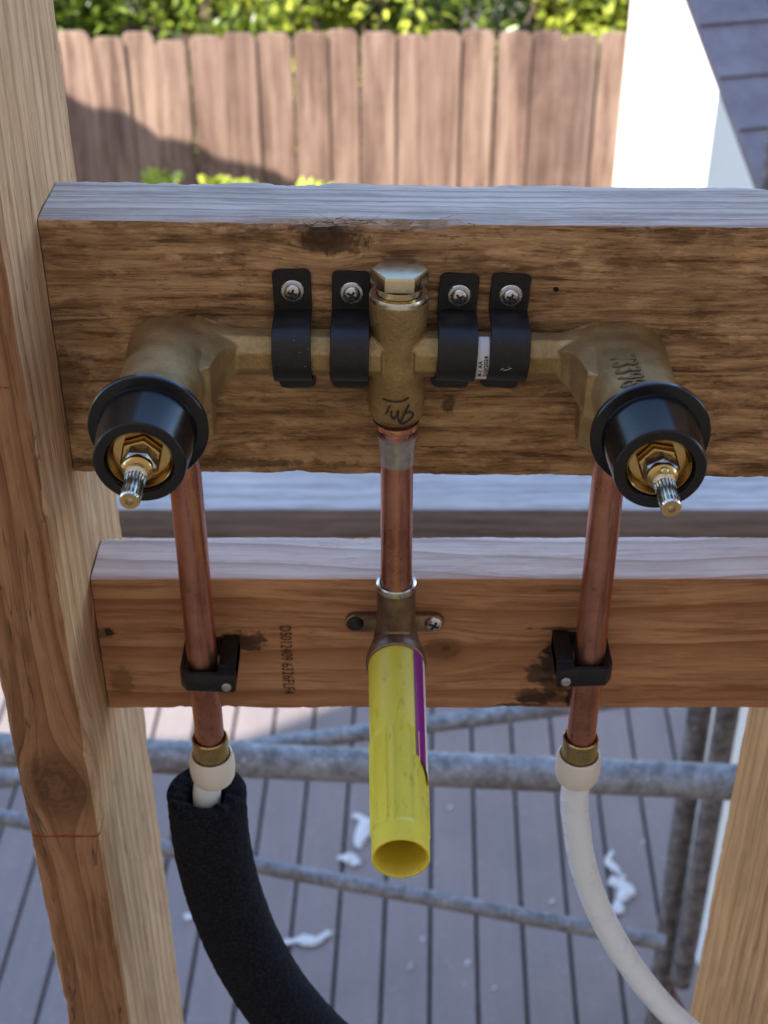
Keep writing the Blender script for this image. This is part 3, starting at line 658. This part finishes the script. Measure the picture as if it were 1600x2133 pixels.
for s_ in (-1, 1):      # gusset filling the inside corner between arm and boss
    pl = [(-.0700, .5745), (-.0735, .5695), (-.0770, .5640), (-.0795, .555), (-.0812, .543), (-.090, .537), (-.092, .592), (-.0700, .586)]
    hz = [.0040, .0080, .0098, .0110, .0115, .0120, .0120, .0070]
    vv = [Vector((XC-s_*a_, b_, z_(BH-.001)+sg*h_)) for sg in (-1, 1) for (a_, b_), h_ in zip(pl, hz)]; n8 = len(pl)
    cast.add(vv, [tuple(range(n8)), tuple(range(2*n8-1, n8-1, -1))]+[(i_, (i_+1) % n8, n8+(i_+1) % n8, n8+i_) for i_ in range(n8)])
tmp = mk('tmp', cast, m_brass, origin=(XC, BD, CZ-BH-.045))
rm = tmp.modifiers.new('r', 'REMESH'); rm.mode = 'VOXEL'; rm.voxel_size = .0007; rm.use_smooth_shade = True
sm = tmp.modifiers.new('s', 'SMOOTH'); sm.iterations = 6; sm.factor = .5
dg = bpy.context.evaluated_depsgraph_get(); me = bpy.data.meshes.new_from_object(tmp.evaluated_get(dg)); me.name = 'valve_body'
if not me.materials: me.materials.append(m_brass)
vb = bpy.data.objects.new('valve_body', me); scn.collection.objects.link(vb); vb.parent = valve; vb['_o'] = valve['_o']; bpy.data.objects.remove(tmp)
# raised casting number on the right boss
xr = XC+DX
def fnum(u, v, w_):
    D = .5475-u*1.22; dx = v*1.3-.0110; return Vector((xr+dx, D, boss_top(max(.498, D), dx)-.0002+w_))
mk('casting_number', textmesh('73398', .0118, fnum, .0009, 1.0), simple('number_brass', (.20, .13, .06), .45, .8), vb, smooth=0)
# marker writing on the barrel
m_marker = simple('marker_ink', (.018, .010, .008), .4)
def onbarrel(px, py, cx=XC, cy=.5838, r_=.0137):
    ry = ray(px, py); o_ = Vector((0, 0, CZ)); a_ = ry.x**2+ry.y**2; b_ = 2*(ry.x*(o_.x-cx)+ry.y*(o_.y-cy)); c_ = (o_.x-cx)**2+(o_.y-cy)**2-r_**2
    t_ = (-b_-math.sqrt(max(0, b_*b_-4*a_*c_)))/(2*a_); return o_+ry*t_
wr = MB()
for stroke in ([(285,40),(350,62),(430,68),(500,55),(548,25)], [(357,108),(322,188)], [(378,165),(370,200),(385,235),(412,232),(438,180),(445,165),(440,220),(452,262),(462,285)],
               [(552,92),(528,150),(495,225),(465,280),(505,285),(560,250),(598,205),(592,178),(560,168),(515,185)]):
    pts = smooth_path([(*(a_/4.85 for a_ in (x_, y_)), 0) for x_, y_ in stroke], 5) if len(stroke) > 2 else [Vector((x_/4.85, y_/4.85, 0)) for x_, y_ in stroke]
    wr.tube([onbarrel(740+p.x, 820+p.y-3) for p in pts], .00042, 6)
mk('marker_writing', wr, m_marker, vb)
# plug
pg = MB(); pc = (XC, .5838, 0)
pg.lathe([(.0100, z_(.2850)), (.0104, z_(.2800)), (.0108, z_(.2795))], pc, 'Z', 40)
pgc = mk('plug', pg, m_brass_s, valve)
hx = MB().lathe([(.0106, z_(.2797)), (.0130, z_(.2785)), (.0130, z_(.2728)), (.0121, z_(.2717))], pc, 'Z', 6, ph=0)
mk('hexagon', hx, simple('worn_plug_head', (.62, .55, .38), .3, 1.0, nscale=130, namt=.25), pgc, smooth=20, bevel=.0003)
rg_ = MB().rings([[Vector((XC+r_*math.cos(a_), .5838+r_*math.sin(a_), z_(h_))) for a_ in [2*math.pi*k/48 for k in range(48)]] for r_, h_ in ((.0101, .2846), (.0104, .2832), (.0128, .2832), (.0133, .2842), (.0133, .2860), (.0101, .2862))], closed=True)
mk('collar', rg_, m_chrome, pgc)
# lower rings under the barrel
mk('lower_ring', MB().lathe([(.0104, z_(.3495)), (.0110, z_(.3488)), (.0110, z_(.3470))], pc, 'Z', 40), m_dark, valve)
# inlet nuts under the bosses
for s_ in (-1, 1):
    nb = MB().lathe([(.0155, z_(.357)), (.0178, z_(.3555)), (.0178, z_(.3375)), (.0155, z_(.336))], (XC+s_*DX, BD, 0), 'Z', 8, ph=R(22))
    mk('inlet_nut', nb, m_brass, valve, smooth=20, bevel=.0005)
# sleeve guards, nuts and splined stems
CH = .3035
for s_ in (-1, 1):
    cx = XC+s_*DX; cc = (cx, 0, z_(CH))
    gd = MB(); rs = [(.0160, .4995), (.0240, .4995), (.0244, .4988), (.0244, .4972), (.0240, .4965), (.0200, .4960), (.0196, .4950), (.0184, .4735), (.0182, .4722), (.0176, .4716), (.0138, .4716), (.0134, .4722), (.0134, .4800), (.0134, .4990)]
    gd.rings([[Vector((cx+r_*math.sin(a_), t_, z_(CH)+r_*math.cos(a_))) for a_ in [2*math.pi*k/72 for k in range(72)]] for r_, t_ in rs], closed=True)
    go_ = mk('sleeve_guard', gd, m_black, valve, smooth=28)
    cp = MB(); cps = [(.0001, .4790), (.0112, .4790), (.0119, .4784), (.0122, .4770), (.0122, .4738), (.0126, .4734), (.0131, .4736), (.0133, .4745)]
    cp.lathe(cps, cc, 'Y', 64, cap=False); mk('brass_cup', cp, m_brass_s, valve, smooth=30)
    a1 = R(12 if s_ < 0 else 40)
    n1 = MB().lathe([(.0080, .4789), (.0088, .4780), (.0088, .4752), (.0080, .4744), (.0062, .4744)], cc, 'Y', 6, ph=a1); mk('packing_nut', n1, m_brass_s, valve, smooth=15, bevel=.0004)
    n2 = MB().lathe([(.0066, .4748), (.0071, .4742), (.0071, .4692), (.0063, .4680)], cc, 'Y', 6, ph=a1+R(20)); mk('lock_nut', n2, simple('tarnished_nut', (.30, .27, .25), .3, 1.0, nscale=200, namt=.3), valve, smooth=15, bevel=.0003)
    n3 = MB().lathe([(.0060, .4690), (.0060, .4665), (.0052, .4655), (.0044, .4650)], cc, 'Y', 40); mk('stem_collar', n3, m_brass_s, valve)
    fr2 = lambda a_, t_: 1 - (.20*(max(0, math.cos(18*a_))**.6) if .4462 < t_ < .4605 else 0)
    stp = [(.0001, .4645), (.0042, .4645), (.0045, .4638), (.0045, .4628), (.0034, .4622), (.0034, .4612), (.0040, .4606), (.0040, .4604), (.0040, .4560), (.0040, .4500), (.0040, .4463), (.0040, .4461), (.0036, .4452), (.0016, .4452), (.0015, .4475), (.0001, .4475)]
    sm_ = MB().lathe([(r_, t_) for r_, t_ in stp], cc, 'Y', 160, fr=fr2); stm = mk('splined_stem', sm_, simple('stem_nickel', (.72, .66, .54), .16, 1.0), valve, smooth=60)
    sc_ = MB().lathe([(.0034, .44515), (.0034, .4449), (.0017, .4449), (.0016, .4460)], cc, 'Y', 40, cap=False); mk('end_face', sc_, m_brass_s, stm)
    if s_ > 0:
        bl = MB(); bl.lathe([(.0018*math.sin(R(18*k))+1e-5, -.0018*math.cos(R(18*k))) for k in range(11)], (cx-.0002, .4640, z_(CH)+.0046), 'Z', 20); mk('cross_pin_ball', bl, m_brass_s, stm)  # small ball of the cross pin on the right stem
# paper label round the tube
m_lab = simple('white_label', (.72, .72, .76), .45); lb_x0, lb_x1 = PY(989, 730, BD).x+.0004, PY(1016, 730, BD).x
def lab(x, s, off=0):      # s: arc length from the top of the tube down its front
    r_ = .0109+off; a_ = R(75) - s/.0109; return Vector((x, BD-r_*math.cos(a_), z_(BH)+r_*math.sin(a_)))
lbm = MB(); ns = 24; Ls = .0272
lbm.rings([[lab(lb_x0, Ls*i/ns), lab(lb_x1, Ls*i/ns), lab(lb_x1, Ls*i/ns, .0002), lab(lb_x0, Ls*i/ns, .0002)] for i in range(ns+1)])
lo = mk('date_label', lbm, m_lab, valve, smooth=50)
m_prt = simple('label_print', (.02, .02, .025), .5)
def ftx(x0_): return lambda u, v, w_: lab(x0_-v, Ls-.0068-u, .00032+w_)
tm = textmesh('5/10/2024', .0027, ftx(lb_x0+.0050), 0, 1.0, .00009); t2 = textmesh('M-1 AA', .0026, ftx(lb_x0+.0025), 0, 1.05, .00008)
tm.add(t2.v, t2.f); mk('printed_date', tm, m_prt, lo, smooth=0)

ms2 = NT('matt_black_strap'); rnd_ = ms2.n('ShaderNodeCombineXYZ'); oi2 = ms2.n('ShaderNodeObjectInfo').outputs['Random']; ms2.L(oi2, rnd_.inputs[0]); ms2.L(ms2.math('MULTIPLY', oi2, 3.7), rnd_.inputs[1])
pt2 = ms2.vmath('ADD', ms2.tc, rnd_.outputs[0]); fs = ms2.noise(pt2, 260, 5, .75); fs2 = ms2.noise(pt2, 900, 2, .5)
c = ms2.mix(ms2.rng(fs, .45, .75, 0, .5), (.006, .0055, .007), (.035, .032, .036)); c = ms2.mix(ms2.rng(fs2, .735, .77, 0, .9), c, (.40, .38, .38))
ms2.set(Base_Color=c, Roughness=ms2.rng(fs, .3, .7, .36, .55), Normal=ms2.bump(fs, .2, .0003)); ms2.b.inputs['Specular IOR Level'].default_value = .4; m_strap = ms2.mat
# ------------------------------------------------------------------ straps with screws
m_rec = simple('recess_black', (.02, .02, .022), .35)
def screw(parent, c, n, rad, washer=True, mat=None, ang=0):
    """pan head screw on a washer; c on the surface, n the outward normal (-y)"""
    mat = mat or m_steel; c = Vector(c)
    mb = MB()
    if washer:
        mb.lathe([(rad*1.0, 0), (rad*1.0, -.0006), (rad*.93, -.0010), (rad*.72, -.0011)], c, 'Y', 32)
        rr = rad*.72; b0 = -.0011
    else: rr = rad; b0 = 0
    mb.lathe([(rr, b0), (rr, b0-.0004), (rr*.93, b0-.0011), (rr*.75, b0-.0018), (rr*.45, b0-.0022), (.0001, b0-.0023)], c, 'Y', 32)
    s = mk('screw', mb, mat, parent, smooth=40)
    rc = MB(); y0, y1 = c.y+b0-.00245, c.y+b0-.0012
    for k in range(2):
        a_ = ang+k*math.pi/2; M = Matrix.Translation((c.x, 0, c.z)) @ Matrix.Rotation(a_, 4, 'Y'); L_ = rr*.56; W_ = rr*.15
        rc.box(-L_, L_, y0-.00001*k, y1, -W_, W_, M)
    rc.lathe([(rr*.26, y0-.00002), (rr*.26, y1)], (c.x, 0, c.z), 'Y', 16)
    mk('recess', rc, m_rec, s, smooth=0); return s
def strap(pxl, pxr, pyt, tilt, label, sang):
    x0 = PY(pxl, 605, WD).x; x1 = PY(pxr, 605, WD).x; xm = (x0+x1)/2; hw = (x1-x0)/2
    ht = HH(pyt, WD-.002); t = thing('pipe_strap', label, 'pipe strap', (xm, WD, z_(BH)), 'black straps over the brass tube')
    prof = [(.5968, ht), (.5968, .2985), (.5962, .3000), (.5945, .3006), (.590, .3005)]
    for k in range(0, 17):
        a_ = R(105 + 150*k/16)     # from the top of the tube over its front to below
        prof.append((BD + .0126*math.cos(a_)*1.0, BH - .0126*math.sin(a_)))
    prof += [(.590, .3248), (.5945, .3250), (.5962, .3258), (.5968, .3272), (.5968, .3405)]
    th = .0014; mb = MB(); n = len(prof); outer = []
    for i, (d, h) in enumerate(prof):
        a_ = prof[max(i-1, 0)]; b_ = prof[min(i+1, n-1)]; tx_, ty_ = b_[0]-a_[0], b_[1]-a_[1]; l_ = math.hypot(tx_, ty_)
        outer.append((d - th*ty_/l_, h + th*tx_/l_))
    K = Matrix.Translation((xm, 0, z_(BH))) @ Matrix.Rotation(R(tilt), 4, 'Y') @ Matrix.Translation((-xm, 0, -z_(BH)))
    rings = []
    def wid(i):   # rounded corners at both tab ends
        h = prof[i][1]; e = min(abs(h-ht), abs(h-.3405)); rc_ = .0028
        return hw if e > rc_ or 4 < i < n-5 else hw - rc_ + math.sqrt(max(0, rc_**2-(rc_-e)**2))
    P2 = []; O2 = []
    ext = [ht+x_ for x_ in (.0, .0004, .001, .0018, .0028)]; 
    seq = [(.5968, h) for h in ext] + prof[1:-1] + [(.5968, .3405-x_) for x_ in (.0028, .0018, .001, .0004, 0)]
    n = len(seq); prof2 = seq; ou = []
    for i, (d, h) in enumerate(prof2):
        a_ = prof2[max(i-1, 0)]; b_ = prof2[min(i+1, n-1)]; tx_, ty_ = b_[0]-a_[0], b_[1]-a_[1]; l_ = math.hypot(tx_, ty_) or 1; ou.append((d-th*ty_/l_, h+th*tx_/l_))
    for i in range(n):
        h = prof2[i][1]; e = min(abs(h-ht), abs(h-.3405)); rc_ = .0028
        ww = hw if e > rc_ or 6 < i < n-7 else hw - rc_ + math.sqrt(max(0, rc_**2-(rc_-e)**2))
        (d0, h0), (d1, h1) = prof2[i], ou[i]; b = .0003
        q_ = [(-ww, 0), (-ww, .5), (-ww+b, 1), (ww-b, 1), (ww, .5), (ww, 0)]
        rings.append([K @ Vector((xm+a_, d0+(d1-d0)*f_, z_(h0+(h1-h0)*f_))) for a_, f_ in q_])
    mb.rings(rings); s = mk('band', mb, m_strap, t, smooth=40)
    sc_h = HH(607, WD-.004) + (pyt-560)*.00025; cpos = K @ Vector((xm+.0003, WD-.0027, z_(sc_h))); screw(t, cpos, None, .0054, True, None, sang)
    return t
strap(571, 651, 561, -1.0, 'black strap with screw, leftmost of the four on the brass tube', .2)
strap(689, 769, 565, 1.5, 'black strap with screw just left of the brass barrel', .6)
strap(908, 990, 570, 3.5, 'black strap with screw just right of the barrel, left of the white date label', 1.0)
st4 = strap(1015, 1097, 570, 3.5, 'black strap with a pale scuff, rightmost of the four on the brass tube', .4)
sf = MB()
for (xa, ya, xb_, yb_) in ((1042, 771, 1052, 766), (1048, 772, 1062, 769), (1052, 766, 1068, 762), (1056, 770, 1071, 765)):
    a_, b_ = (PY(x_, y_, .5668) for x_, y_ in ((xa, ya), (xb_, yb_)))
    sf.tube([a_, a_.lerp(b_, .5)+Vector((0, 0, .0001)), b_], lambda t_: .0003*math.sin(math.pi*(t_*.8+.1)), 6)
mk('scuff', sf, simple('scuff_grey', (.35, .33, .34), .7), st4)

bpy.context.view_layer.update()
PV = Vector((XC, BD, z_(BH))); TILT = Matrix.Translation(PV) @ Matrix.Rotation(R(.95), 4, 'Y') @ Matrix.Translation(-PV)
for ob in list(bpy.data.objects):
    if ob.parent is None and ob.name.split('.')[0] in ('brass_valve',): ob.matrix_world = Matrix.Translation((0, 0, -.0016)) @ TILT @ Matrix.Translation(ob.location)
# ------------------------------------------------------------------ copper pipes
PD = .578
def hp(py): return HH(py, PD)
for s_, lab_, pyb in ((-1, 'long copper pipe dropping from the left handle', 1528), (1, 'long copper pipe dropping from the right handle', 1528)):
    x_ = XC+s_*DX; t = thing('copper_pipe', lab_, 'pipe', (x_, PD, z_(hp(1545))), 'copper pipes under the valve')
    mk('tube', MB().tube([Vector((x_, PD, z_(.350+ (hp(1545)-.350)*k/12))) for k in range(13)], .00795, 40), m_copper, t)
    mk('solder_joint', MB().lathe([(.0105, z_(.3565)), (.0098, z_(.3600)), (.0084, z_(.3635)), (.0080, z_(.366))][::-1], (x_, PD, 0), 'Z', 32), m_solder, t)
t = thing('copper_pipe', 'short copper pipe with a solder-smeared top under the brass barrel', 'pipe', (XC, PD, z_(.448)), 'copper pipes under the valve')
pxm = XC; mk('tube', MB().tube([Vector((pxm, PD, z_(.352+.096*k/12))) for k in range(13)], .00785, 40), m_copper, t)
mk('copper_flare', MB().lathe([(.0086, z_(.3560)), (.0096, z_(.3545)), (.0102, z_(.3528)), (.0104, z_(.3512)), (.0104, z_(.3497))], (pxm, PD+.003, 0), 'Z', 40, fr=lambda a_, t_: 1+.02*math.sin(3*a_)), m_copper_b, t)
mk('solder_joint', MB().lathe([(.00795, z_(.3712)), (.0082, z_(.3700)), (.0084, z_(.366)), (.0088, z_(.3600)), (.0098, z_(.3545))], (pxm, PD, 0), 'Z', 60, fr=lambda a_, t_: 1+.012*noise.noise(Vector((math.cos(a_)*3, math.sin(a_)*3, t_*500)))), m_solder, t)
# ------------------------------------------------------------------ black hinged clamps on the lower block
def clamp(s_, label, py=1397):
    x_ = XC+s_*DX; zc = z_(HH(py, PD))+.0014; t = thing('pipe_clamp', label, 'pipe clamp', (x_, WD, zc), 'black clamps on the lower block'); o = -s_
    hb = .0056
    # outline in plan (x, y): d-shaped band open inside
    outx = [(-.0112, .5975), (-.0112, .5715), (-.0078, .5668), (.0168, .5655), (.0178, .5662), (.0178, .5975)]
    inn = [(-.0088, .5950), (-.0088, .5740), (-.0066, .5696), (-.003, .5690), (.0085, .5690), (.0090, .5950)]
    mb = MB()
    for lo_, hi_ in ((zc-hb, zc+hb),):
        n = len(outx); vv = []
        for z in (lo_, hi_):
            vv += [Vector((x_+o*a_, b_, z)) for a_, b_ in outx]; vv += [Vector((x_+o*a_, b_, z)) for a_, b_ in inn]
        ff = []
        for i in range(n):
            j = (i+1) % n
            ff.append((i, j, 2*n+j, 2*n+i)); ff.append((n+i, 3*n+i, 3*n+j, n+j)); ff.append((i, n+i, n+j, j)); ff.append((2*n+i, 2*n+j, 3*n+j, 3*n+i))
        mb.add(vv, ff)
    b_ = mk('band', mb, m_strap, t, smooth=30, bevel=.0004)
    bk = MB().box(x_+o*.0092 if o > 0 else x_-.0178, x_+.0178 if o > 0 else x_-.0092, .5720, .5976, zc-.004, zc+.0068); mk('base', bk, m_strap, t, smooth=30, bevel=.0006)
    rv = MB().lathe([(.0026, .5662), (.0026, .5650), (.0021, .5643), (.0001, .5641)], (x_+o*.0132, 0, zc-.0018), 'Y', 28); mk('rivet', rv, simple('rivet_grey', (.42, .38, .38), .45, .8, nscale=400, namt=.3), t)
clamp(-1, 'black hinged clamp holding the left copper pipe to the block')
clamp(1, 'black hinged clamp holding the right copper pipe beside the burn mark', 1386)
# ------------------------------------------------------------------ brass drop-ear elbow
EH = HH(1300, .594); m_elbow = NT('tarnished_brass'); f1 = m_elbow.noise(m_elbow.tc, 90, 5, .7)
m_elbow.set(Base_Color=m_elbow.mix(m_elbow.rng(f1, .35, .65), (.16, .105, .075), (.32, .22, .14)), Metallic=.9, Roughness=.42, Normal=m_elbow.bump(m_elbow.noise(m_elbow.tc, 500, 3), .25, .0004)); m_elbow = m_elbow.mat
el = thing('drop_ear_elbow', 'dark brass drop-ear elbow screwed to the middle of the lower block', 'pipe elbow', (XC, WD, z_(EH)))
eb = MB()
eb.lathe([(.0001, z_(EH+.008)), (.0085, z_(EH+.006)), (.0105, z_(EH)), (.0100, z_(EH-.010)), (.0100, z_(.4475)), (.0098, z_(.4462))], (XC, PD+.002, 0), 'Z', 40)
EY = EH+.0015
eb.lathe([(.0001, .5935), (.0100, .5930), (.0115, .586), (.0122, .580), (.0138, .574), (.0152, .5685), (.0156, .5665), (.0156, .5620), (.0150, .5612), (.0136, .5612)], (XC, 0, z_(EY)), 'Y', 48)
tmp = mk('tmp', eb, m_elbow, origin=(XC, WD, z_(EH))); rm = tmp.modifiers.new('r', 'REMESH'); rm.mode = 'VOXEL'; rm.voxel_size = .0006; rm.use_smooth_shade = True
sm = tmp.modifiers.new('s', 'SMOOTH'); sm.iterations = 3; sm.factor = .5
dg = bpy.context.evaluated_depsgraph_get(); me = bpy.data.meshes.new_from_object(tmp.evaluated_get(dg)); me.name = 'elbow_body'
if not me.materials: me.materials.append(m_elbow)
ebo = bpy.data.objects.new('elbow_body', me); scn.collection.objects.link(ebo); ebo.parent = el; ebo['_o'] = el['_o']; bpy.data.objects.remove(tmp)
rr_ = MB().rings([[Vector((XC+r_*math.cos(a_), PD+.001+r_*math.sin(a_), z_(h_))) for a_ in [2*math.pi*k/48 for k in range(48)]] for r_, h_ in ((.0080, .4462), (.0086, .4440), (.0096, .4434), (.0102, .4440), (.0103, .4455), (.0100, .4472))], cap=False)
mk('socket_ring', rr_, m_chrome, el)
es = MB(); hw_ = .0262; er = .0056; loop = []
for k in range(25): a_ = R(-90+180*k/24); loop.append((hw_-er+er*math.cos(a_), er*math.sin(a_)))
for k in range(25): a_ = R(90+180*k/24); loop.append((-hw_+er+er*math.cos(a_), er*math.sin(a_)))
es.rings([[Vector((XC-.0006+a_*f_, y_, z_(EH)+b_*f_)) for a_, b_ in loop] for y_, f_ in ((.5976, 1), (.5948, 1), (.5944, .97))])
eo = mk('ear_plate', es, m_elbow, el, smooth=40)
screw(el, (XC+.0202, .5944, z_(EH)), None, .0049, False, m_steel, .5)
screw(el, (XC-.0214, .5946, z_(EH)), None, .0045, False, simple('blackened_screw', (.03, .026, .025), .45, .6), .2)
# ------------------------------------------------------------------ yellow plastic sleeve
ys = thing('plastic_sleeve', 'yellow plastic sleeve with purple sticker pointing out of the elbow', 'sleeve', (XC, .566, z_(EY)))
my = NT('yellow_plastic'); f1 = my.noise(my.map(my.tc, scale=(1, .3, 1)), 40, 5, .6); f2 = my.noise(my.map(my.tc, scale=(4, 1, 1)), 60, 6, .75); f3 = my.noise(my.tc, 420, 3, .6)
c = my.mix(f1, (.56, .42, .025), (.74, .63, .075)); c = my.mix(my.rng(f2, .57, .70, 0, .6), c, (.30, .21, .03)); c = my.mix(my.rng(f3, .66, .76, 0, .5), c, (.3, .22, .06))
my.set(Base_Color=c, Roughness=.42, Subsurface_Weight=.15, Specular_IOR_Level=.35); my.b.inputs['Subsurface Radius'].default_value = (.006, .005, .001); my.b.inputs['Subsurface Scale'].default_value = .5; m_yel = my.mat
D0, D1 = .5668, .4330
def Rs(D): t_ = (D0-D)/(D0-D1); return .0143*(1-t_)+.0129*t_
def ysurf(a_, D, off=0):
    r_ = Rs(D)+off; t_ = (D0-D)/(D0-D1)
    return Vector((XC+.0004*t_*3 + r_*math.sin(a_), D, z_(EY)+r_*math.cos(a_)))
ym = MB(); rings = []; nA = 180
def panel(a_, D):
    k = ((math.degrees(a_)-9) % 60); k = min(k, 60-k)
    pa = max(0, min(1, (22.5-k)/2.2)); pd = max(0, min(1, (D-.4445)/.0015))*max(0, min(1, (.5045-D)/.0015))
    rib = max(0, 1-abs(k-24.3)/2.6)*pd
    return -.0009*pa*pd + .0007*rib
Ds = [D0] + [D0-(D0-D1)*i/110 for i in range(1, 110)] + [D1+.0004]
for D in Ds: rings.append([ysurf(2*math.pi*k/nA, D, panel(2*math.pi*k/nA, D)) for k in range(nA)])
rings.append([ysurf(2*math.pi*k/nA, D1, -.0004) for k in range(nA)])
rings.append([ysurf(2*math.pi*k/nA, D1, -.0010) for k in range(nA)])
for D in (D1+.0005, .47, .51, .56): rings.append([ysurf(2*math.pi*k/nA, D, -.0014) for k in range(nA)])
ym.rings(rings, cap=False); nlast = len(ym.v); ym.f.append(tuple(range(nlast-nA, nlast))); ym.m.append(0)
yb = mk('sleeve_body', ym, m_yel, ys, smooth=50)
m_pur = simple('purple_sticker', (.22, .006, .17), .35, nscale=60, namt=.3); m_wst = simple('sticker_border', (.72, .68, .66), .5)
def patch(aL, aR, Dt, Db_, cut, off, mat, name):
    mb = MB(); nu, nv = 10, 40; vs2 = []
    for j in range(nv+1):
        for i in range(nu+1):
            u = i/nu; a_ = R(aL+(aR-aL)*u); Dbb = Db_ - cut*u; D = Dt+(Dbb-Dt)*(j/nv); vs2.append(ysurf(a_, D, off+.00005*math.sin(j*1.7)*u))
    mb.add(vs2, [(j*(nu+1)+i, j*(nu+1)+i+1, (j+1)*(nu+1)+i+1, (j+1)*(nu+1)+i) for j in range(nv) for i in range(nu)]); return mk(name, mb, mat, ys, smooth=60)
patch(37, 67, .5615, .4870, .005, .00032, m_pur, 'sticker')
patch(67, 100, .5605, .4820, .006, .00032, m_wst, 'sticker_border')
# ------------------------------------------------------------------ connectors and flexible tubes
m_pexring = simple('white_pex_ring', (.72, .68, .62), .4, nscale=60, namt=.05, Subsurface_Weight=.3); m_pexring.node_tree.nodes['Principled BSDF'].inputs['Subsurface Radius'].default_value = (.004, .004, .004)
m_pex = simple('white_pex', (.80, .87, 1.0), .3, nscale=60, namt=.04, Subsurface_Weight=.3); m_pex.node_tree.nodes['Principled BSDF'].inputs['Subsurface Radius'].default_value = (.004, .004, .004)
m_ferr = simple('ferrule_brass', (.50, .38, .18), .28, 1.0, nscale=80, namt=.2)
for s_, lab_ in ((-1, 'brass and white plastic connector above the black foam'), (1, 'brass and white plastic connector above the bare white tube')):
    x_ = XC+s_*DX; h0 = hp(1538); t = thing('pipe_connector', lab_, 'connector', (x_, PD, z_(.582)), 'connectors under the long copper pipes')
    fe = MB().rings([[Vector((x_+r_*math.cos(a_), PD+r_*math.sin(a_), z_(h_))) for a_ in [2*math.pi*k/48 for k in range(48)]] for r_, h_ in ((.0081, h0+.004), (.0081, h0+.0002), (.0084, h0-.0010), (.0091, h0-.0014), (.0098, h0-.0008), (.0098, h0+.022), (.0081, h0+.022))], closed=True)
    mk('ferrule', fe, m_ferr, t)
    rg2 = MB().rings([[Vector((x_+r_*math.cos(a_), PD+r_*math.sin(a_), z_(h_))) for a_ in [2*math.pi*k/48 for k in range(48)]] for r_, h_ in ((.0098, .5640), (.0108, .5625), (.0118, .5632), (.0125, .5665), (.0126, .5730), (.0121, .5780), (.0110, .5808), (.0085, .5815), (.0080, .5800), (.0098, .566))], closed=True)
    mk('expansion_ring', rg2, m_pexring, t)
px_ = [(1200, 1668), (1201, 1720), (1212, 1790), (1235, 1866), (1270, 1940), (1320, 2020), (1382, 2096), (1445, 2155), (1520, 2215)]
Dd = [PD, PD, PD, .577, .575, .572, .568, .564, .56]
pts = [Vector((XC+DX, PD, z_(.57)))] + [PY(a_, b_, d_) for (a_, b_), d_ in zip(px_, Dd)]; pts[1].x = XC+DX
o = mk('water_tube', MB().tube(smooth_path(pts, 8), .0079, 28), m_pex); tag(o, 'bare translucent white water tube curving to the lower right', 'tube', 'white tubes')
fx = [(431, 1655), (438, 1735), (455, 1820), (482, 1905), (520, 1990), (573, 2075), (636, 2150), (715, 2225)]
fp = [PY(a_, b_, d_) for (a_, b_), d_ in zip(fx, [PD, PD, .577, .575, .572, .568, .564, .56])]
o = mk('water_tube', MB().tube(smooth_path([Vector((XC-DX, PD, z_(.57)))] + fp[:4], 8), .0079, 28), m_pex); tag(o, 'short visible end of white tube entering the black foam', 'tube', 'white tubes')
mfo = NT('black_foam'); f1 = mfo.noise(mfo.tc, 700, 5, .8); f2 = mfo.noise(mfo.tc, 130, 4, .7)
mfo.b.inputs['Specular IOR Level'].default_value = .2
mfo.set(Base_Color=mfo.mix(mfo.rng(f1, .48, .68, 0, 1), (.003, .0035, .007), (.030, .033, .055)), Roughness=.9, Normal=mfo.bump(mfo.math('ADD', f1, f2), .9, .0015)); mfo.b.inputs['Sheen Weight'].default_value = .0
pth = smooth_path([fp[0]+Vector((0, 0, .002))] + fp[1:], 12); rings = []
def fring(p, t_, r_, n=64, seed=0, jag=0, amp=.0005):
    nrm = Vector((0, 1, 0)); nrm = (nrm-t_*nrm.dot(t_)).normalized(); bn = t_.cross(nrm); out = []
    for k in range(n):
        a_ = 2*math.pi*k/n; d = nrm*math.cos(a_)+bn*math.sin(a_); q_ = p + d*r_; q_ += d*noise.noise(q_*300+Vector((seed, 0, 0)))*amp + t_*(jag*noise.noise(q_*300)); out.append(q_)
    return out
for i, p in enumerate(pth):
    t_ = (pth[min(i+1, len(pth)-1)]-pth[max(i-1, 0)]).normalized(); rings.append(fring(p, t_, .0222, jag=.0018 if i == 0 else .0, amp=.0006 if i > 3 else .0010))
t0_ = (pth[1]-pth[0]).normalized()
inner = [fring(pth[0]-t0_*.0012, t0_, .0200, jag=.0018, amp=.001), fring(pth[0]-t0_*.0006, t0_, .0150, jag=.0018, amp=.001), fring(pth[0]+t0_*.001, t0_, .0112, jag=.0015, amp=.001), fring(pth[0]+t0_*.004, t0_, .0106), fring(pth[4], t0_, .0104)]
fm = MB().rings(inner[::-1] + rings); o = mk('foam_insulation', fm, mfo.mat, smooth=60); tag(o, 'thick black foam pipe insulation curving down from the left connector', 'pipe insulation')

for ob in bpy.data.objects:
    if '_o' in ob: del ob['_o']
